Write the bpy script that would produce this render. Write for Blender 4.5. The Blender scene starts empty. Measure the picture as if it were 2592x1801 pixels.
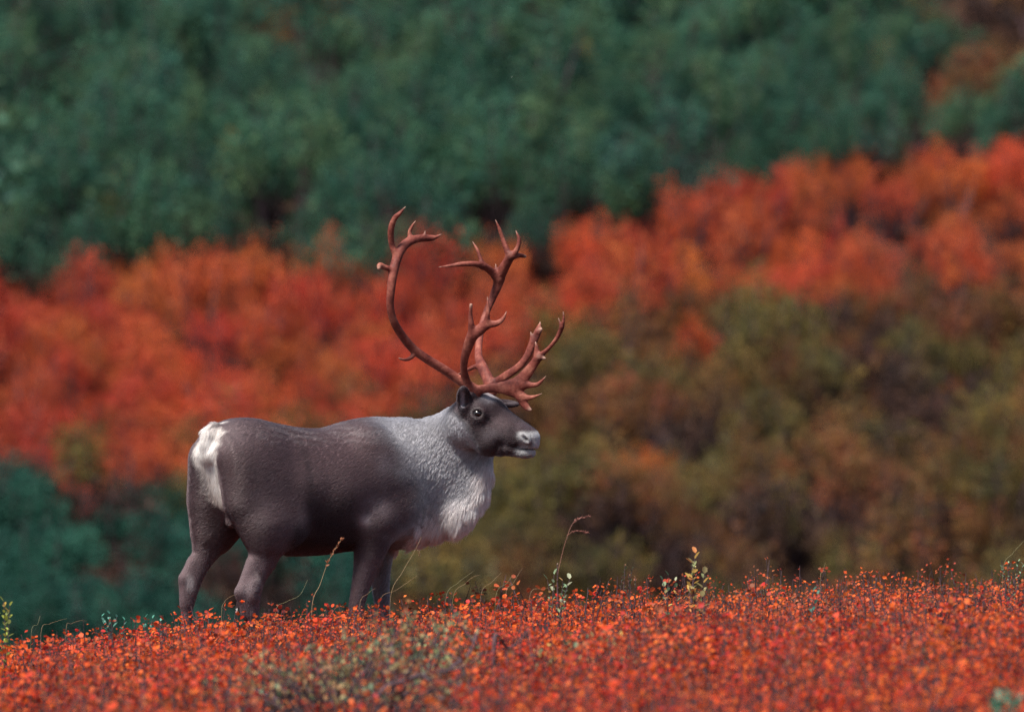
import bpy, math, random
import numpy as np
from mathutils import Vector, Matrix
rng = np.random.default_rng(7)
random.seed(7)
S = bpy.context.scene
COL = S.collection

# ---------------------------------------------------------------- camera, sky, sun, exposure
DIST = 40.0                      # metres from lens to the caribou
PXM = 460.8                      # photo pixels (2297 wide copy) per metre at DIST
CX, CY = 1148.5, 798.0
cam_d = bpy.data.cameras.new('camera'); cam = bpy.data.objects.new('camera', cam_d)
COL.objects.link(cam); S.camera = cam
cam.location = (0, 0, 0); cam.rotation_euler = (math.radians(90), 0, 0)
cam_d.sensor_width = 36.0
cam_d.lens = 36.0 * DIST / (2297 / PXM)
cam_d.clip_start = 0.5; cam_d.clip_end = 3000
cam_d.dof.use_dof = True
cam_d.dof.focus_distance = 39.8
cam_d.dof.aperture_fstop = 2.9

SUN_EL, SUN_AZ = 60.0, -136.0        # azimuth from +Y (view direction), negative = left
w = bpy.data.worlds.new('World'); S.world = w; w.use_nodes = True
nt = w.node_tree; nt.nodes.clear()
sky = nt.nodes.new('ShaderNodeTexSky'); sky.sky_type = 'NISHITA'; sky.sun_disc = False
sky.sun_elevation = math.radians(SUN_EL); sky.sun_rotation = math.radians(SUN_AZ)
sky.air_density = 1.0; sky.dust_density = 2.0
bg = nt.nodes.new('ShaderNodeBackground'); bg.inputs[1].default_value = 0.07
wo = nt.nodes.new('ShaderNodeOutputWorld')
nt.links.new(sky.outputs[0], bg.inputs[0]); nt.links.new(bg.outputs[0], wo.inputs[0])
sun_d = bpy.data.lights.new('sun', 'SUN'); sun = bpy.data.objects.new('sun', sun_d); COL.objects.link(sun)
sun_d.energy = 4.8; sun_d.angle = math.radians(14.0); sun_d.color = (1.0, 0.93, 0.85)
az, el = math.radians(SUN_AZ), math.radians(SUN_EL)
sdir = Vector((math.sin(az) * math.cos(el), math.cos(az) * math.cos(el), math.sin(el)))
sun.rotation_euler = sdir.to_track_quat('Z', 'Y').to_euler()
S.view_settings.view_transform = 'Standard'; S.view_settings.look = 'None'
S.view_settings.exposure = 0.78; S.view_settings.gamma = 1.0
S.view_settings.use_curve_mapping = False
S.cycles.use_denoising = True
S.cycles.denoising_prefilter = 'NONE'
S.cycles.sample_clamp_indirect = 3.0
S.cycles.max_bounces = 6; S.cycles.diffuse_bounces = 3; S.cycles.transmission_bounces = 4
S.cycles.transparent_max_bounces = 6

# ---------------------------------------------------------------- small helpers
def lin(r, g, b):
    f = lambda c: (c / 255 / 12.92) if c <= 10 else ((c / 255 + 0.055) / 1.055) ** 2.4
    return (f(r), f(g), f(b))

def world_at(px, py, Y):
    """metres for a spot of the picture at depth Y"""
    return Vector(((px - CX) / PXM * Y / DIST, Y, (CY - py) / PXM * Y / DIST))

def tag(o, label=None, cat=None, group=None, kind=None):
    if label: o['label'] = label
    if cat: o['category'] = cat
    if group: o['group'] = group
    if kind: o['kind'] = kind
    return o

def empty(name, loc, rz=0.0):
    o = bpy.data.objects.new(name, None); COL.objects.link(o)
    o.location = loc; o.rotation_euler = (0, 0, rz); o.empty_display_size = 0.1
    return o

def np_mesh(name, V, quads=None, tris=None, smooth=False):
    V = np.asarray(V, np.float32)
    me = bpy.data.meshes.new(name)
    q = np.zeros((0, 4), np.int32) if quads is None else np.asarray(quads, np.int32)
    t = np.zeros((0, 3), np.int32) if tris is None else np.asarray(tris, np.int32)
    nq, ntr = len(q), len(t)
    me.vertices.add(len(V)); me.vertices.foreach_set('co', V.ravel())
    me.loops.add(nq * 4 + ntr * 3)
    me.loops.foreach_set('vertex_index', np.concatenate([q.ravel(), t.ravel()]).astype(np.int32))
    me.polygons.add(nq + ntr)
    me.polygons.foreach_set('loop_start', np.concatenate([np.arange(nq) * 4, nq * 4 + np.arange(ntr) * 3]).astype(np.int32))
    if smooth: me.polygons.foreach_set('use_smooth', np.ones(nq + ntr, bool))
    me.update(calc_edges=True); me.validate()
    return me

def set_color(me, C, name='tint'):
    a = me.color_attributes.new(name, 'FLOAT_COLOR', 'POINT')
    C = np.asarray(C, np.float32)
    if C.shape[1] == 3: C = np.concatenate([C, np.ones((len(C), 1), np.float32)], 1)
    a.data.foreach_set('color', C.ravel())

def link(name, me, mats, parent=None):
    o = bpy.data.objects.new(name, me); COL.objects.link(o)
    for m in (mats if isinstance(mats, (list, tuple)) else [mats]): me.materials.append(m)
    if parent: o.parent = parent
    return o

class NT:
    """tiny node-tree writer"""
    def __init__(s, name):
        s.m = bpy.data.materials.new(name); s.m.use_nodes = True
        s.t = s.m.node_tree; s.t.nodes.clear()
        s.out = s.t.nodes.new('ShaderNodeOutputMaterial')
    def n(s, typ, ins=None, **kw):
        nd = s.t.nodes.new('ShaderNode' + typ)
        for k, v in kw.items(): setattr(nd, k, v)
        for k, v in (ins or {}).items():
            if isinstance(v, bpy.types.NodeSocket): s.t.links.new(v, nd.inputs[k])
            else: nd.inputs[k].default_value = v
        return nd
    def ramp(s, fac, stops, interp='LINEAR'):
        nd = s.t.nodes.new('ShaderNodeValToRGB'); s.t.links.new(fac, nd.inputs[0])
        nd.color_ramp.interpolation = interp
        el = nd.color_ramp.elements
        while len(el) < len(stops): el.new(0.5)
        for e, (p, c) in zip(el, stops):
            e.position = p; e.color = (*c[:3], 1)
        return nd.outputs[0]
    def mix(s, fac, a, b, mode='MIX'):
        nd = s.t.nodes.new('ShaderNodeMix'); nd.data_type = 'RGBA'; nd.blend_type = mode
        for sock, v in ((nd.inputs[0], fac), (nd.inputs[6], a), (nd.inputs[7], b)):
            if isinstance(v, bpy.types.NodeSocket): s.t.links.new(v, sock)
            else: sock.default_value = v if not isinstance(v, tuple) or len(v) == 4 else (*v, 1)
        return nd.outputs[2]
    def done(s, shader, disp=None):
        s.t.links.new(shader, s.out.inputs[0]); return s.m
# ---------------------------------------------------------------- modelling by distance field (bodies, antlers)
class Field:
    def __init__(s, xs, ys, zs):
        s.ax = [np.asarray(a, np.float32) for a in (xs, ys, zs)]
        s.F = np.full([len(a) for a in s.ax], 1.0, np.float32)
    def box(s, lo, hi):
        sl = []
        for a, l, h in zip(s.ax, lo, hi):
            i0 = max(0, int(np.searchsorted(a, l)) - 1); i1 = min(len(a), int(np.searchsorted(a, h)) + 1)
            if i1 <= i0: return None
            sl.append(slice(i0, i1))
        return tuple(sl)
    def coords(s, sl):
        x, y, z = (a[c] for a, c in zip(s.ax, sl))
        return x[:, None, None], y[None, :, None], z[None, None, :]
    def put(s, sl, d, k, op='add'):
        A = s.F[sl]
        if op == 'add':
            h = np.maximum(k - np.abs(A - d), 0) / k
            s.F[sl] = np.minimum(A, d) - h * h * k * 0.25
        else:
            d = -d
            h = np.maximum(k - np.abs(A - d), 0) / k
            s.F[sl] = np.maximum(A, d) + h * h * k * 0.25
    def cone(s, p, q, r1, r2, k=0.03, flat=None, ratio=1.0, op='add', raw=None):
        """tapered capsule p->q; along the unit vector flat the section is ratio times as thick"""
        p, q = np.array(p, np.float32), np.array(q, np.float32)
        R = max(r1, r2) * max(1, ratio) + k + 0.02
        sl = s.box(np.minimum(p, q) - R, np.maximum(p, q) + R)
        if sl is None: return
        x, y, z = s.coords(sl)
        dx, dy, dz = x - p[0], y - p[1], z - p[2]
        ax = q - p
        if flat is not None:
            f = np.array(flat, np.float32); f /= np.linalg.norm(f)
            # squash lateral distance from the axis
            L2 = max(float(ax @ ax), 1e-9)
            f = f - ax * (float(f @ ax) / L2); f /= max(np.linalg.norm(f), 1e-6)
            t = dx * f[0] + dy * f[1] + dz * f[2]
            g = (1.0 / ratio - 1.0) * t
            dx, dy, dz = dx + g * f[0], dy + g * f[1], dz + g * f[2]
        L2 = max(float(ax @ ax), 1e-9)
        h = np.clip((dx * ax[0] + dy * ax[1] + dz * ax[2]) / L2, 0, 1)
        d = np.sqrt((dx - h * ax[0]) ** 2 + (dy - h * ax[1]) ** 2 + (dz - h * ax[2]) ** 2) - (r1 + (r2 - r1) * h)
        d = d * min(1.0, ratio if ratio < 1 else 1.0)
        if raw is None: s.put(sl, d, k, op)
        else:      # plain union inside a chain, so that a limb keeps its measured girth
            big, T = raw; ss = tuple(slice(a_.start - b_.start, a_.stop - b_.start) for a_, b_ in zip(sl, big)); T[ss] = np.minimum(T[ss], d)
    def chain(s, pts, k=0.03, flat=None, ratio=1.0, op='add'):
        P_ = np.array([p for p, _ in pts]); R = max(r_ for _, r_ in pts) * max(1, ratio) + k + .03
        big = s.box(P_.min(0) - R, P_.max(0) + R)
        T = np.full([c.stop - c.start for c in big], 1.0, np.float32)
        for (a, ra), (b, rb) in zip(pts[:-1], pts[1:]): s.cone(a, b, ra, rb, k, flat, ratio, op, (big, T))
        s.put(big, T, k, op)
    def ell(s, c, u, v, r, k=0.03, op='add'):
        """ellipsoid: u = direction of first radius, v = hint of second"""
        c = np.array(c, np.float32); u = np.array(u, np.float32); u /= np.linalg.norm(u)
        v = np.array(v, np.float32); v -= u * (u @ v); v /= np.linalg.norm(v); w_ = np.cross(u, v)
        R = max(r) + k + 0.02
        sl = s.box(c - R, c + R)
        if sl is None: return
        x, y, z = s.coords(sl)
        dx, dy, dz = x - c[0], y - c[1], z - c[2]
        a, b, g = [dx * e[0] + dy * e[1] + dz * e[2] for e in (u, v, w_)]
        k0 = np.sqrt((a / r[0]) ** 2 + (b / r[1]) ** 2 + (g / r[2]) ** 2)
        k1 = np.sqrt((a / r[0] ** 2) ** 2 + (b / r[1] ** 2) ** 2 + (g / r[2] ** 2) ** 2)
        s.put(sl, k0 * (k0 - 1) / np.maximum(k1, 1e-6), k, op)
    def mesh(s):
        F = s.F; nx, ny, nz = F.shape
        I = F < 0
        def corner(a, i, j, k): return a[i:nx - 1 + i, j:ny - 1 + j, k:nz - 1 + k]
        cnt = np.zeros((nx - 1, ny - 1, nz - 1), np.int8)
        for i in (0, 1):
            for j in (0, 1):
                for k in (0, 1): cnt += corner(I, i, j, k)
        cells = np.argwhere((cnt > 0) & (cnt < 8)).astype(np.int32)
        ids = np.full(cnt.shape, -1, np.int32); ids[tuple(cells.T)] = np.arange(len(cells))
        acc = np.zeros((len(cells), 3), np.float64); n = np.zeros(len(cells))
        C = [(i, j, k) for i in (0, 1) for j in (0, 1) for k in (0, 1)]
        for a in C:
            for b in C:
                if sum(abs(p - q) for p, q in zip(a, b)) == 1 and a < b:
                    fa = F[cells[:, 0] + a[0], cells[:, 1] + a[1], cells[:, 2] + a[2]]
                    fb = F[cells[:, 0] + b[0], cells[:, 1] + b[1], cells[:, 2] + b[2]]
                    m = (fa < 0) != (fb < 0)
                    t = np.where(m, fa / np.where(m, fa - fb, 1), 0)
                    p = np.array(a)[None] + t[:, None] * (np.array(b) - np.array(a))[None]
                    acc[m] += p[m]; n[m] += 1
        P = cells + acc / n[:, None]
        V = np.stack([np.interp(P[:, d], np.arange(len(s.ax[d])), s.ax[d]) for d in range(3)], 1)
        quads = []
        for d in range(3):
            o = [(0, 1, 2), (1, 2, 0), (2, 0, 1)][d]
            a, b = o[1], o[2]
            lo = [slice(None)] * 3; hi = [slice(None)] * 3
            lo[d] = slice(0, F.shape[d] - 1); hi[d] = slice(1, F.shape[d])
            for q in (a, b):
                lo[q] = slice(1, F.shape[q] - 1); hi[q] = slice(1, F.shape[q] - 1)
            s0, s1 = I[tuple(lo)], I[tuple(hi)]
            for inside, flip in ((s0 & ~s1, False), (~s0 & s1, True)):
                e = np.argwhere(inside)
                if not len(e): continue
                e[:, a] += 1; e[:, b] += 1
                def cid(da, db):
                    c = e.copy(); c[:, a] += da; c[:, b] += db
                    return ids[c[:, 0], c[:, 1], c[:, 2]]
                q = np.stack([cid(-1, -1), cid(0, -1), cid(0, 0), cid(-1, 0)], 1)
                quads.append(q[:, ::-1] if flip else q)
        return V, np.concatenate(quads)

def smooth_verts(V, Q, it=2, lam=0.5):
    E = np.concatenate([Q[:, [0, 1]], Q[:, [1, 2]], Q[:, [2, 3]], Q[:, [3, 0]]])
    for _ in range(it):
        A = np.zeros_like(V); n = np.zeros(len(V))
        for c in range(3):
            A[:, c] = np.bincount(E[:, 0], V[E[:, 1], c], len(V)) + np.bincount(E[:, 1], V[E[:, 0], c], len(V))
        n = np.bincount(E[:, 0], minlength=len(V)) + np.bincount(E[:, 1], minlength=len(V))
        V = V + lam * (A / n[:, None] - V)
    return V

def vert_normals(V, Q):
    N = np.cross(V[Q[:, 2]] - V[Q[:, 0]], V[Q[:, 3]] - V[Q[:, 1]])
    VN = np.zeros_like(V)
    for c in range(3):
        for j in range(4): VN[:, c] += np.bincount(Q[:, j], N[:, c], len(V))
    return VN / np.maximum(np.linalg.norm(VN, axis=1, keepdims=True), 1e-12)
# ---------------------------------------------------------------- the caribou
class Frame:
    """vertical plane standing at a depth, turned by yaw; P() gives caribou-local metres for a photo spot and a lateral offset v"""
    def __init__(s, yaw, px, Y0):
        s.t = math.radians(yaw); s.Y0 = Y0; s.X0 = (px - 1296) / 520 * Y0 / DIST
    def world(s, px, py, v=0.0):
        c, n = math.cos(s.t), math.sin(s.t); k = (px - 1296) / 520 / DIST
        x = (s.X0 - v * n - k * (s.Y0 + v * c)) / (k * n - c)
        Y = s.Y0 + x * n + v * c
        return np.array([s.X0 + x * c - v * n, Y, (900.5 - py) / 520 * Y / DIST])
GROUND_Z = -1.52
BODY_YAW = 33.0
bodyF = Frame(BODY_YAW, 760, 40.0)
ORG = np.array([bodyF.X0, 40.0, GROUND_Z])
_c, _s = math.cos(bodyF.t), math.sin(bodyF.t)
def to_local(w_):
    d = np.asarray(w_) - ORG
    return np.array([d[0] * _c + d[1] * _s, -d[0] * _s + d[1] * _c, d[2]])
def B(bx, by, v=0.0): return to_local(bodyF.world(440 + bx / 2.3927, 1000 + by / 2.3927, v))
HEAD_YAW = -25.0
headF = Frame(HEAD_YAW, 1218, 40.2)
def H(hx, hy, v=0.0): return to_local(headF.world(1130 + hx / 7.2538, 960 + hy / 7.2538, v))
def A(zx, zy, v=0.0): return to_local(headF.world(900 + zx / 2.902, 500 + zy / 2.902, v))
ha = math.radians(HEAD_YAW - BODY_YAW)
HLAT = np.array([-math.sin(ha), math.cos(ha), 0.0])       # head's left, in caribou space
YAX = np.array([0, 1.0, 0]); XAX = np.array([1.0, 0, 0]); ZAX = np.array([0, 0, 1.0])

nose = H(1711, 1080); rear = B(60, 400, 0.15)
def axis(lo, hi, fine_from, a, b):
    n1 = max(2, int((fine_from - lo) / a)); n2 = int((hi - fine_from) / b)
    return np.concatenate([np.linspace(lo, fine_from, n1, endpoint=False), np.linspace(fine_from, hi, n2)])
hx0 = min(H(200, 900, -0.1)[0], H(200, 900, 0.1)[0]) - 0.02
gx = axis(rear[0] - 0.16, max(nose[0], H(1300, 440, .2)[0]) + 0.05, hx0, 0.0075, 0.0042)
gy = np.arange(-0.62, 0.36, 0.0055)
gz = axis(-0.02, H(300, 60)[2] + 0.03, H(700, 1500)[2], 0.0075, 0.0042)
fld = Field(gx, gy, gz)

# trunk: (picture x of the spine, top, bottom, half width)
st = [(222, 290, 400, .10), (240, 235, 500, .165), (280, 190, 640, .20), (355, 146, 720, .215), (460, 142, 790, .225), (620, 172, 890, .228),
      (760, 197, 935, .252), (900, 200, 945, .272), (1040, 160, 930, .262), (1160, 137, 922, .245),
      (1300, 150, 912, .225), (1420, 175, 870, .19), (1500, 270, 790, .15), (1570, 400, 650, .06)]
sx = np.array([B(a, 500)[0] for a, *_ in st]); stz = np.array([B(a, t)[2] for a, t, *_ in st])
sbz = np.array([B(a, b)[2] for a, _, b, _ in st]); sw = np.array([q[3] for q in st])
def cub(xq, xp, yp):
    """smooth interpolation (Catmull-Rom on uneven knots)"""
    m = np.gradient(yp, xp); i = np.clip(np.searchsorted(xp, xq) - 1, 0, len(xp) - 2)
    h = xp[i + 1] - xp[i]; t = np.clip((xq - xp[i]) / h, 0, 1)
    return ((2 * t ** 3 - 3 * t ** 2 + 1) * yp[i] + (t ** 3 - 2 * t ** 2 + t) * h * m[i] + (-2 * t ** 3 + 3 * t ** 2) * yp[i + 1] + (t ** 3 - t ** 2) * h * m[i + 1])
sl = fld.box((sx[0] - .1, -.4, 0.3), (sx[-1] + .1, .4, 1.35))
x, y, z = fld.coords(sl)
xc = np.clip(x, sx[0], sx[-1])
tz, bz, wd = cub(xc, sx, stz), cub(xc, sx, sbz), np.maximum(cub(xc, sx, sw), 0.03)
cz, az_ = (tz + bz) / 2, (tz - bz) / 2
tt = np.clip((z - cz) / az_, -1.2, 1.2)
wt = wd * (1 - 0.20 * np.clip(tt, 0, 1) ** 1.5 - 0.06 * np.clip(-tt, 0, 1))
rr = (np.abs(y / wt) ** 2.3 + np.abs((z - cz) / az_) ** 2.3) ** (1 / 2.3)
d = (rr - 1) * np.minimum(wt, az_) * 0.9
d = np.sqrt(np.maximum(d, 0) ** 2 + (x - xc) ** 2) + np.minimum(d, 0)
fld.put(sl, d.astype(np.float32), 0.02)

def leg_chain(rows, v, ratio, k=0.03):
    fld.chain([(B(cx_, cy_, v + dv), r - .005) for cx_, cy_, r, dv in rows], k, YAX, ratio)
# hind legs
for sgn in (-1, 1):
    if sgn < 0:   # near (right) hind leg
        v = -0.145
        fld.cone(B(480, 400, -.10), B(570, 760, -.145), .175, .15, .05, YAX, .62)
        fld.chain([(B(405, 400, -.105), .115), (B(420, 640, -.125), .105), (B(522, 840, -.135), .085)], .035, YAX, .75)
        fld.cone(B(630, 500, -.16), B(690, 790, -.185), .10, .085, .03, YAX, .62)
        leg_chain([(570, 780, .14, 0), (566, 890, .102, 0), (545, 1000, .074, 0), (505, 1090, .057, 0), (482, 1160, .053, 0), (474, 1230, .049, 0), (477, 1310, .040, 0), (487, 1420, .034, 0), (492, 1560, .033, 0)], v, .72)
        fld.cone(B(470, 1010, v), B(398, 1190, v), .026, .022, .03)      # heel tendon and point of hock
        fld.cone(B(398, 1195, v), B(440, 1330, v), .022, .025, .03)
        fld.ell(B(480, 1180, v - .03), ZAX, YAX, (.06, .022, .03), .02)
        hoofs = [(495, 1590, v)]
    else:
        v = 0.15
        fld.cone(B(310, 400, .10), B(280, 760, .14), .165, .13, .05, YAX, .65)
        fld.chain([(B(228, 400, .105), .115), (B(215, 640, .125), .115), (B(215, 820, .14), .092)], .035, YAX, .75)
        leg_chain([(262, 760, .13, 0), (238, 850, .105, 0), (200, 930, .078, 0), (162, 1020, .056, 0), (124, 1100, .051, 0), (98, 1190, .046, 0), (82, 1290, .036, 0), (75, 1420, .033, 0), (72, 1560, .032, 0)], v, .72)
        fld.cone(B(110, 1000, v), B(58, 1105, v), .022, .02, .03)
        fld.cone(B(58, 1110, v), B(66, 1260, v), .02, .022, .03)
        hoofs.append((76, 1590, v))
# front legs
fld.ell(B(1265, 480, -.15), B(1350, 720) - B(1160, 200), YAX, (.23, .08, .13), .08)     # shoulder blade
fld.ell(B(1170, 480, .15), B(1350, 720) - B(1160, 200), YAX, (.23, .08, .13), .08)
fld.cone(B(1370, 690, -.15), B(1215, 770, -.18), .135, .095, .05, YAX, .7)
fld.ell(B(1165, 760, -.215), XAX, YAX, (.036, .032, .034), .02)                             # elbow
leg_chain([(1225, 780, .125, -.01), (1200, 880, .10, 0), (1180, 970, .082, 0), (1158, 1060, .066, 0), (1130, 1160, .053, 0), (1106, 1270, .046, 0), (1100, 1330, .045, 0), (1090, 1400, .034, 0), (1082, 1560, .032, 0)], -.165, .8)
fld.cone(B(1330, 690, .15), B(1260, 780, .16), .13, .10, .05, YAX, .7)
leg_chain([(1262, 800, .11, 0), (1250, 930, .075, 0), (1250, 1060, .054, 0), (1252, 1160, .047, 0), (1262, 1250, .042, 0), (1265, 1330, .042, 0), (1262, 1400, .032, 0), (1262, 1560, .031, 0)], .14, .8)
hoofs += [(1085, 1590, -.165), (1266, 1590, .14)]
for hx_, hy_, hv in hoofs:
    p = B(hx_, hy_, hv); g0 = np.array([p[0] + .02, p[1], .012])
    for o in (-.028, .028): fld.cone(p + (0, o * .6, .04), g0 + (.03, o, .012), .034, .026, .012)
# crease behind the ribs
for c0, c1 in (((735, 210), (800, 330)), ((800, 330), (838, 460)), ((838, 460), (850, 600))):
    for sg in (-1, 1): fld.cone(B(*c0, sg * .245 if c0[1] > 300 else sg * .15), B(*c1, sg * .285), .010, .012, .06, None, 1, 'cut')
# flank fold, sheath, belly
fld.cone(B(800, 560, -.2), B(720, 830, -.17), .06, .045, .06, YAX, .6)
fld.chain([(B(690, 928, 0), .036), (B(860, 908, 0), .040), (B(1080, 880, 0), .030)], .05)
fld.ell(B(350, 755, 0.0), ZAX, XAX, (.042, .030, .030), .03)
# brisket
fld.cone(B(1330, 790, 0), B(1480, 690, -.02), .105, .10, .05, YAX, .9)
# neck and mane: the neck swings towards the camera
fld.chain([(B(1320, 450, 0), .232), (B(1465, 402, -.03), .192), (B(1605, 330, -.075), .166), (B(1725, 252, -.115), .143), (B(1800, 180, -.13), .11)], .05, YAX, .78)
fld.chain([(B(1440, 600, -.02), .19), (B(1600, 520, -.07), .185), (B(1740, 380, -.12), .12)], .06, YAX, .72)
fld.chain([(B(1830, 330, -.15), .075), (B(1788, 445, -.145), .102), (B(1743, 560, -.13), .120), (B(1670, 650, -.11), .132), (B(1600, 702, -.08), .108), (B(1528, 738, -.05), .070)], .05, HLAT, .75)
# tail
fld.chain([(B(250, 200, .0), .03), (B(212, 225, .0), .030), (B(194, 290, 0), .026), (B(202, 370, 0), .014)], .03)

# head
def hc(pts, k=0.02, ratio=1.0): fld.chain([(H(a, b, v_), r) for a, b, r, v_ in pts], k, HLAT, ratio)
hc([(520, 560, .088, 0), (700, 520, .068, 0), (830, 560, .062, 0)], .03, 1.0)
hc([(640, 600, .080, 0), (880, 640, .064, 0), (1130, 850, .064, 0), (1340, 985, .061, 0), (1470, 1040, .052, 0)], .03, .92)
hc([(1440, 1030, .050, 0), (1560, 1075, .041, 0)], .02, 1.02)                        # nose
hc([(1390, 1165, .034, 0), (1590, 1190, .030, 0)], .012, 1.15)                       # upper lip
hc([(640, 850, .10, 0), (800, 1050, .096, 0), (1000, 1190, .058, 0), (1210, 1235, .040, 0)], .035, .68)
hc([(1180, 1255, .034, 0), (1420, 1350, .025, 0), (1560, 1345, .020, 0)], .014, 1.25)   # lower lip and chin
hc([(330, 800, .10, 0), (560, 700, .10, 0)], .05, .8)                                # back of the head
for sg in (-1, 1):
    fld.ell(H(585, 600, sg * .066), H(800, 800) - H(500, 520), HLAT, (.055, .030, .045), .025)     # eye bulge
    fld.ell(H(590, 545, sg * .080), H(760, 640) - H(500, 520), HLAT, (.04, .014, .016), .012)      # brow
    fld.ell(H(980, 960, sg * .040), H(1300, 1150) - H(700, 800), HLAT, (.10, .018, .035), .03)     # cheek muscle
    fld.ell(H(1440, 1080, sg * .052), H(1520, 1130) - H(1340, 960), HLAT, (.036, .014, .022), .012)  # nostril wing
    fld.ell(H(1450, 1095, sg * .066), H(1520, 1150) - H(1340, 960), HLAT, (.026, .016, .010), .006, 'cut')
    fld.ell(H(575, 622, sg * .102), H(700, 680) - H(450, 600), HLAT, (.027, .020, .016), .008, 'cut')
    fld.cone(H(1330, 1290, sg * .062), H(1640, 1280, sg * .05), .005, .008, .005, None, 1, 'cut')   # mouth line
    fld.cone(H(430, 380, sg * .05), H(480, 300, sg * .056), .034, .032, .02)                       # pedicle
fld.cone(H(1620, 1278, -.04), H(1620, 1278, .04), .006, .006, .005, None, 1, 'cut')
# near ear upright, far ear held out sideways
eb, et = H(335, 570, -.075), H(300, 150, -.14)
eu = et - eb; en = H(500, 400, -.5) - H(300, 380, -.1)
fld.ell((eb * .42 + et * .58), eu, np.cross(eu, en), (np.linalg.norm(eu) * .52, .037, .017), .015)
fld.cone(eb, eb * .65 + et * .35, .032, .030, .02)
nrm = en / np.linalg.norm(en); eun = eu / np.linalg.norm(eu); nrm = nrm - eun * (nrm @ eun); nrm /= np.linalg.norm(nrm)
fld.ell((eb * .42 + et * .58) + nrm * .016, eu, np.cross(eu, en), (np.linalg.norm(eu) * .40, .025, .014), .008, 'cut')
fb, ft = H(640, 420, .075), H(1290, 450, .215)
fu = ft - fb; fn = np.array([.9, -.3, .25])
fld.ell(fb * .42 + ft * .58, fu, np.cross(fu, fn), (np.linalg.norm(fu) * .5, .035, .016), .015)
fld.cone(fb, fb * .6 + ft * .4, .03, .026, .02)
fun = fu / np.linalg.norm(fu); fnn = fn - fun * (fn @ fun); fnn /= np.linalg.norm(fnn)
fld.ell(fb * .40 + ft * .60 + fnn * .016, fu, np.cross(fu, fn), (np.linalg.norm(fu) * .38, .022, .013), .008, 'cut')

BV, BQ = fld.mesh(); del fld
B2 = smooth_verts(BV, BQ, 2, .4); B12 = smooth_verts(B2, BQ, 14, .5)
hm = np.clip((BV[:, 0] - (hx0 + .02)) / .08, 0, 1) * np.clip((BV[:, 2] - H(700, 1560)[2]) / .04, 0, 1)
BV = B12 * (1 - hm[:, None]) + B2 * hm[:, None]
BN = vert_normals(BV, BQ)
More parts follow.
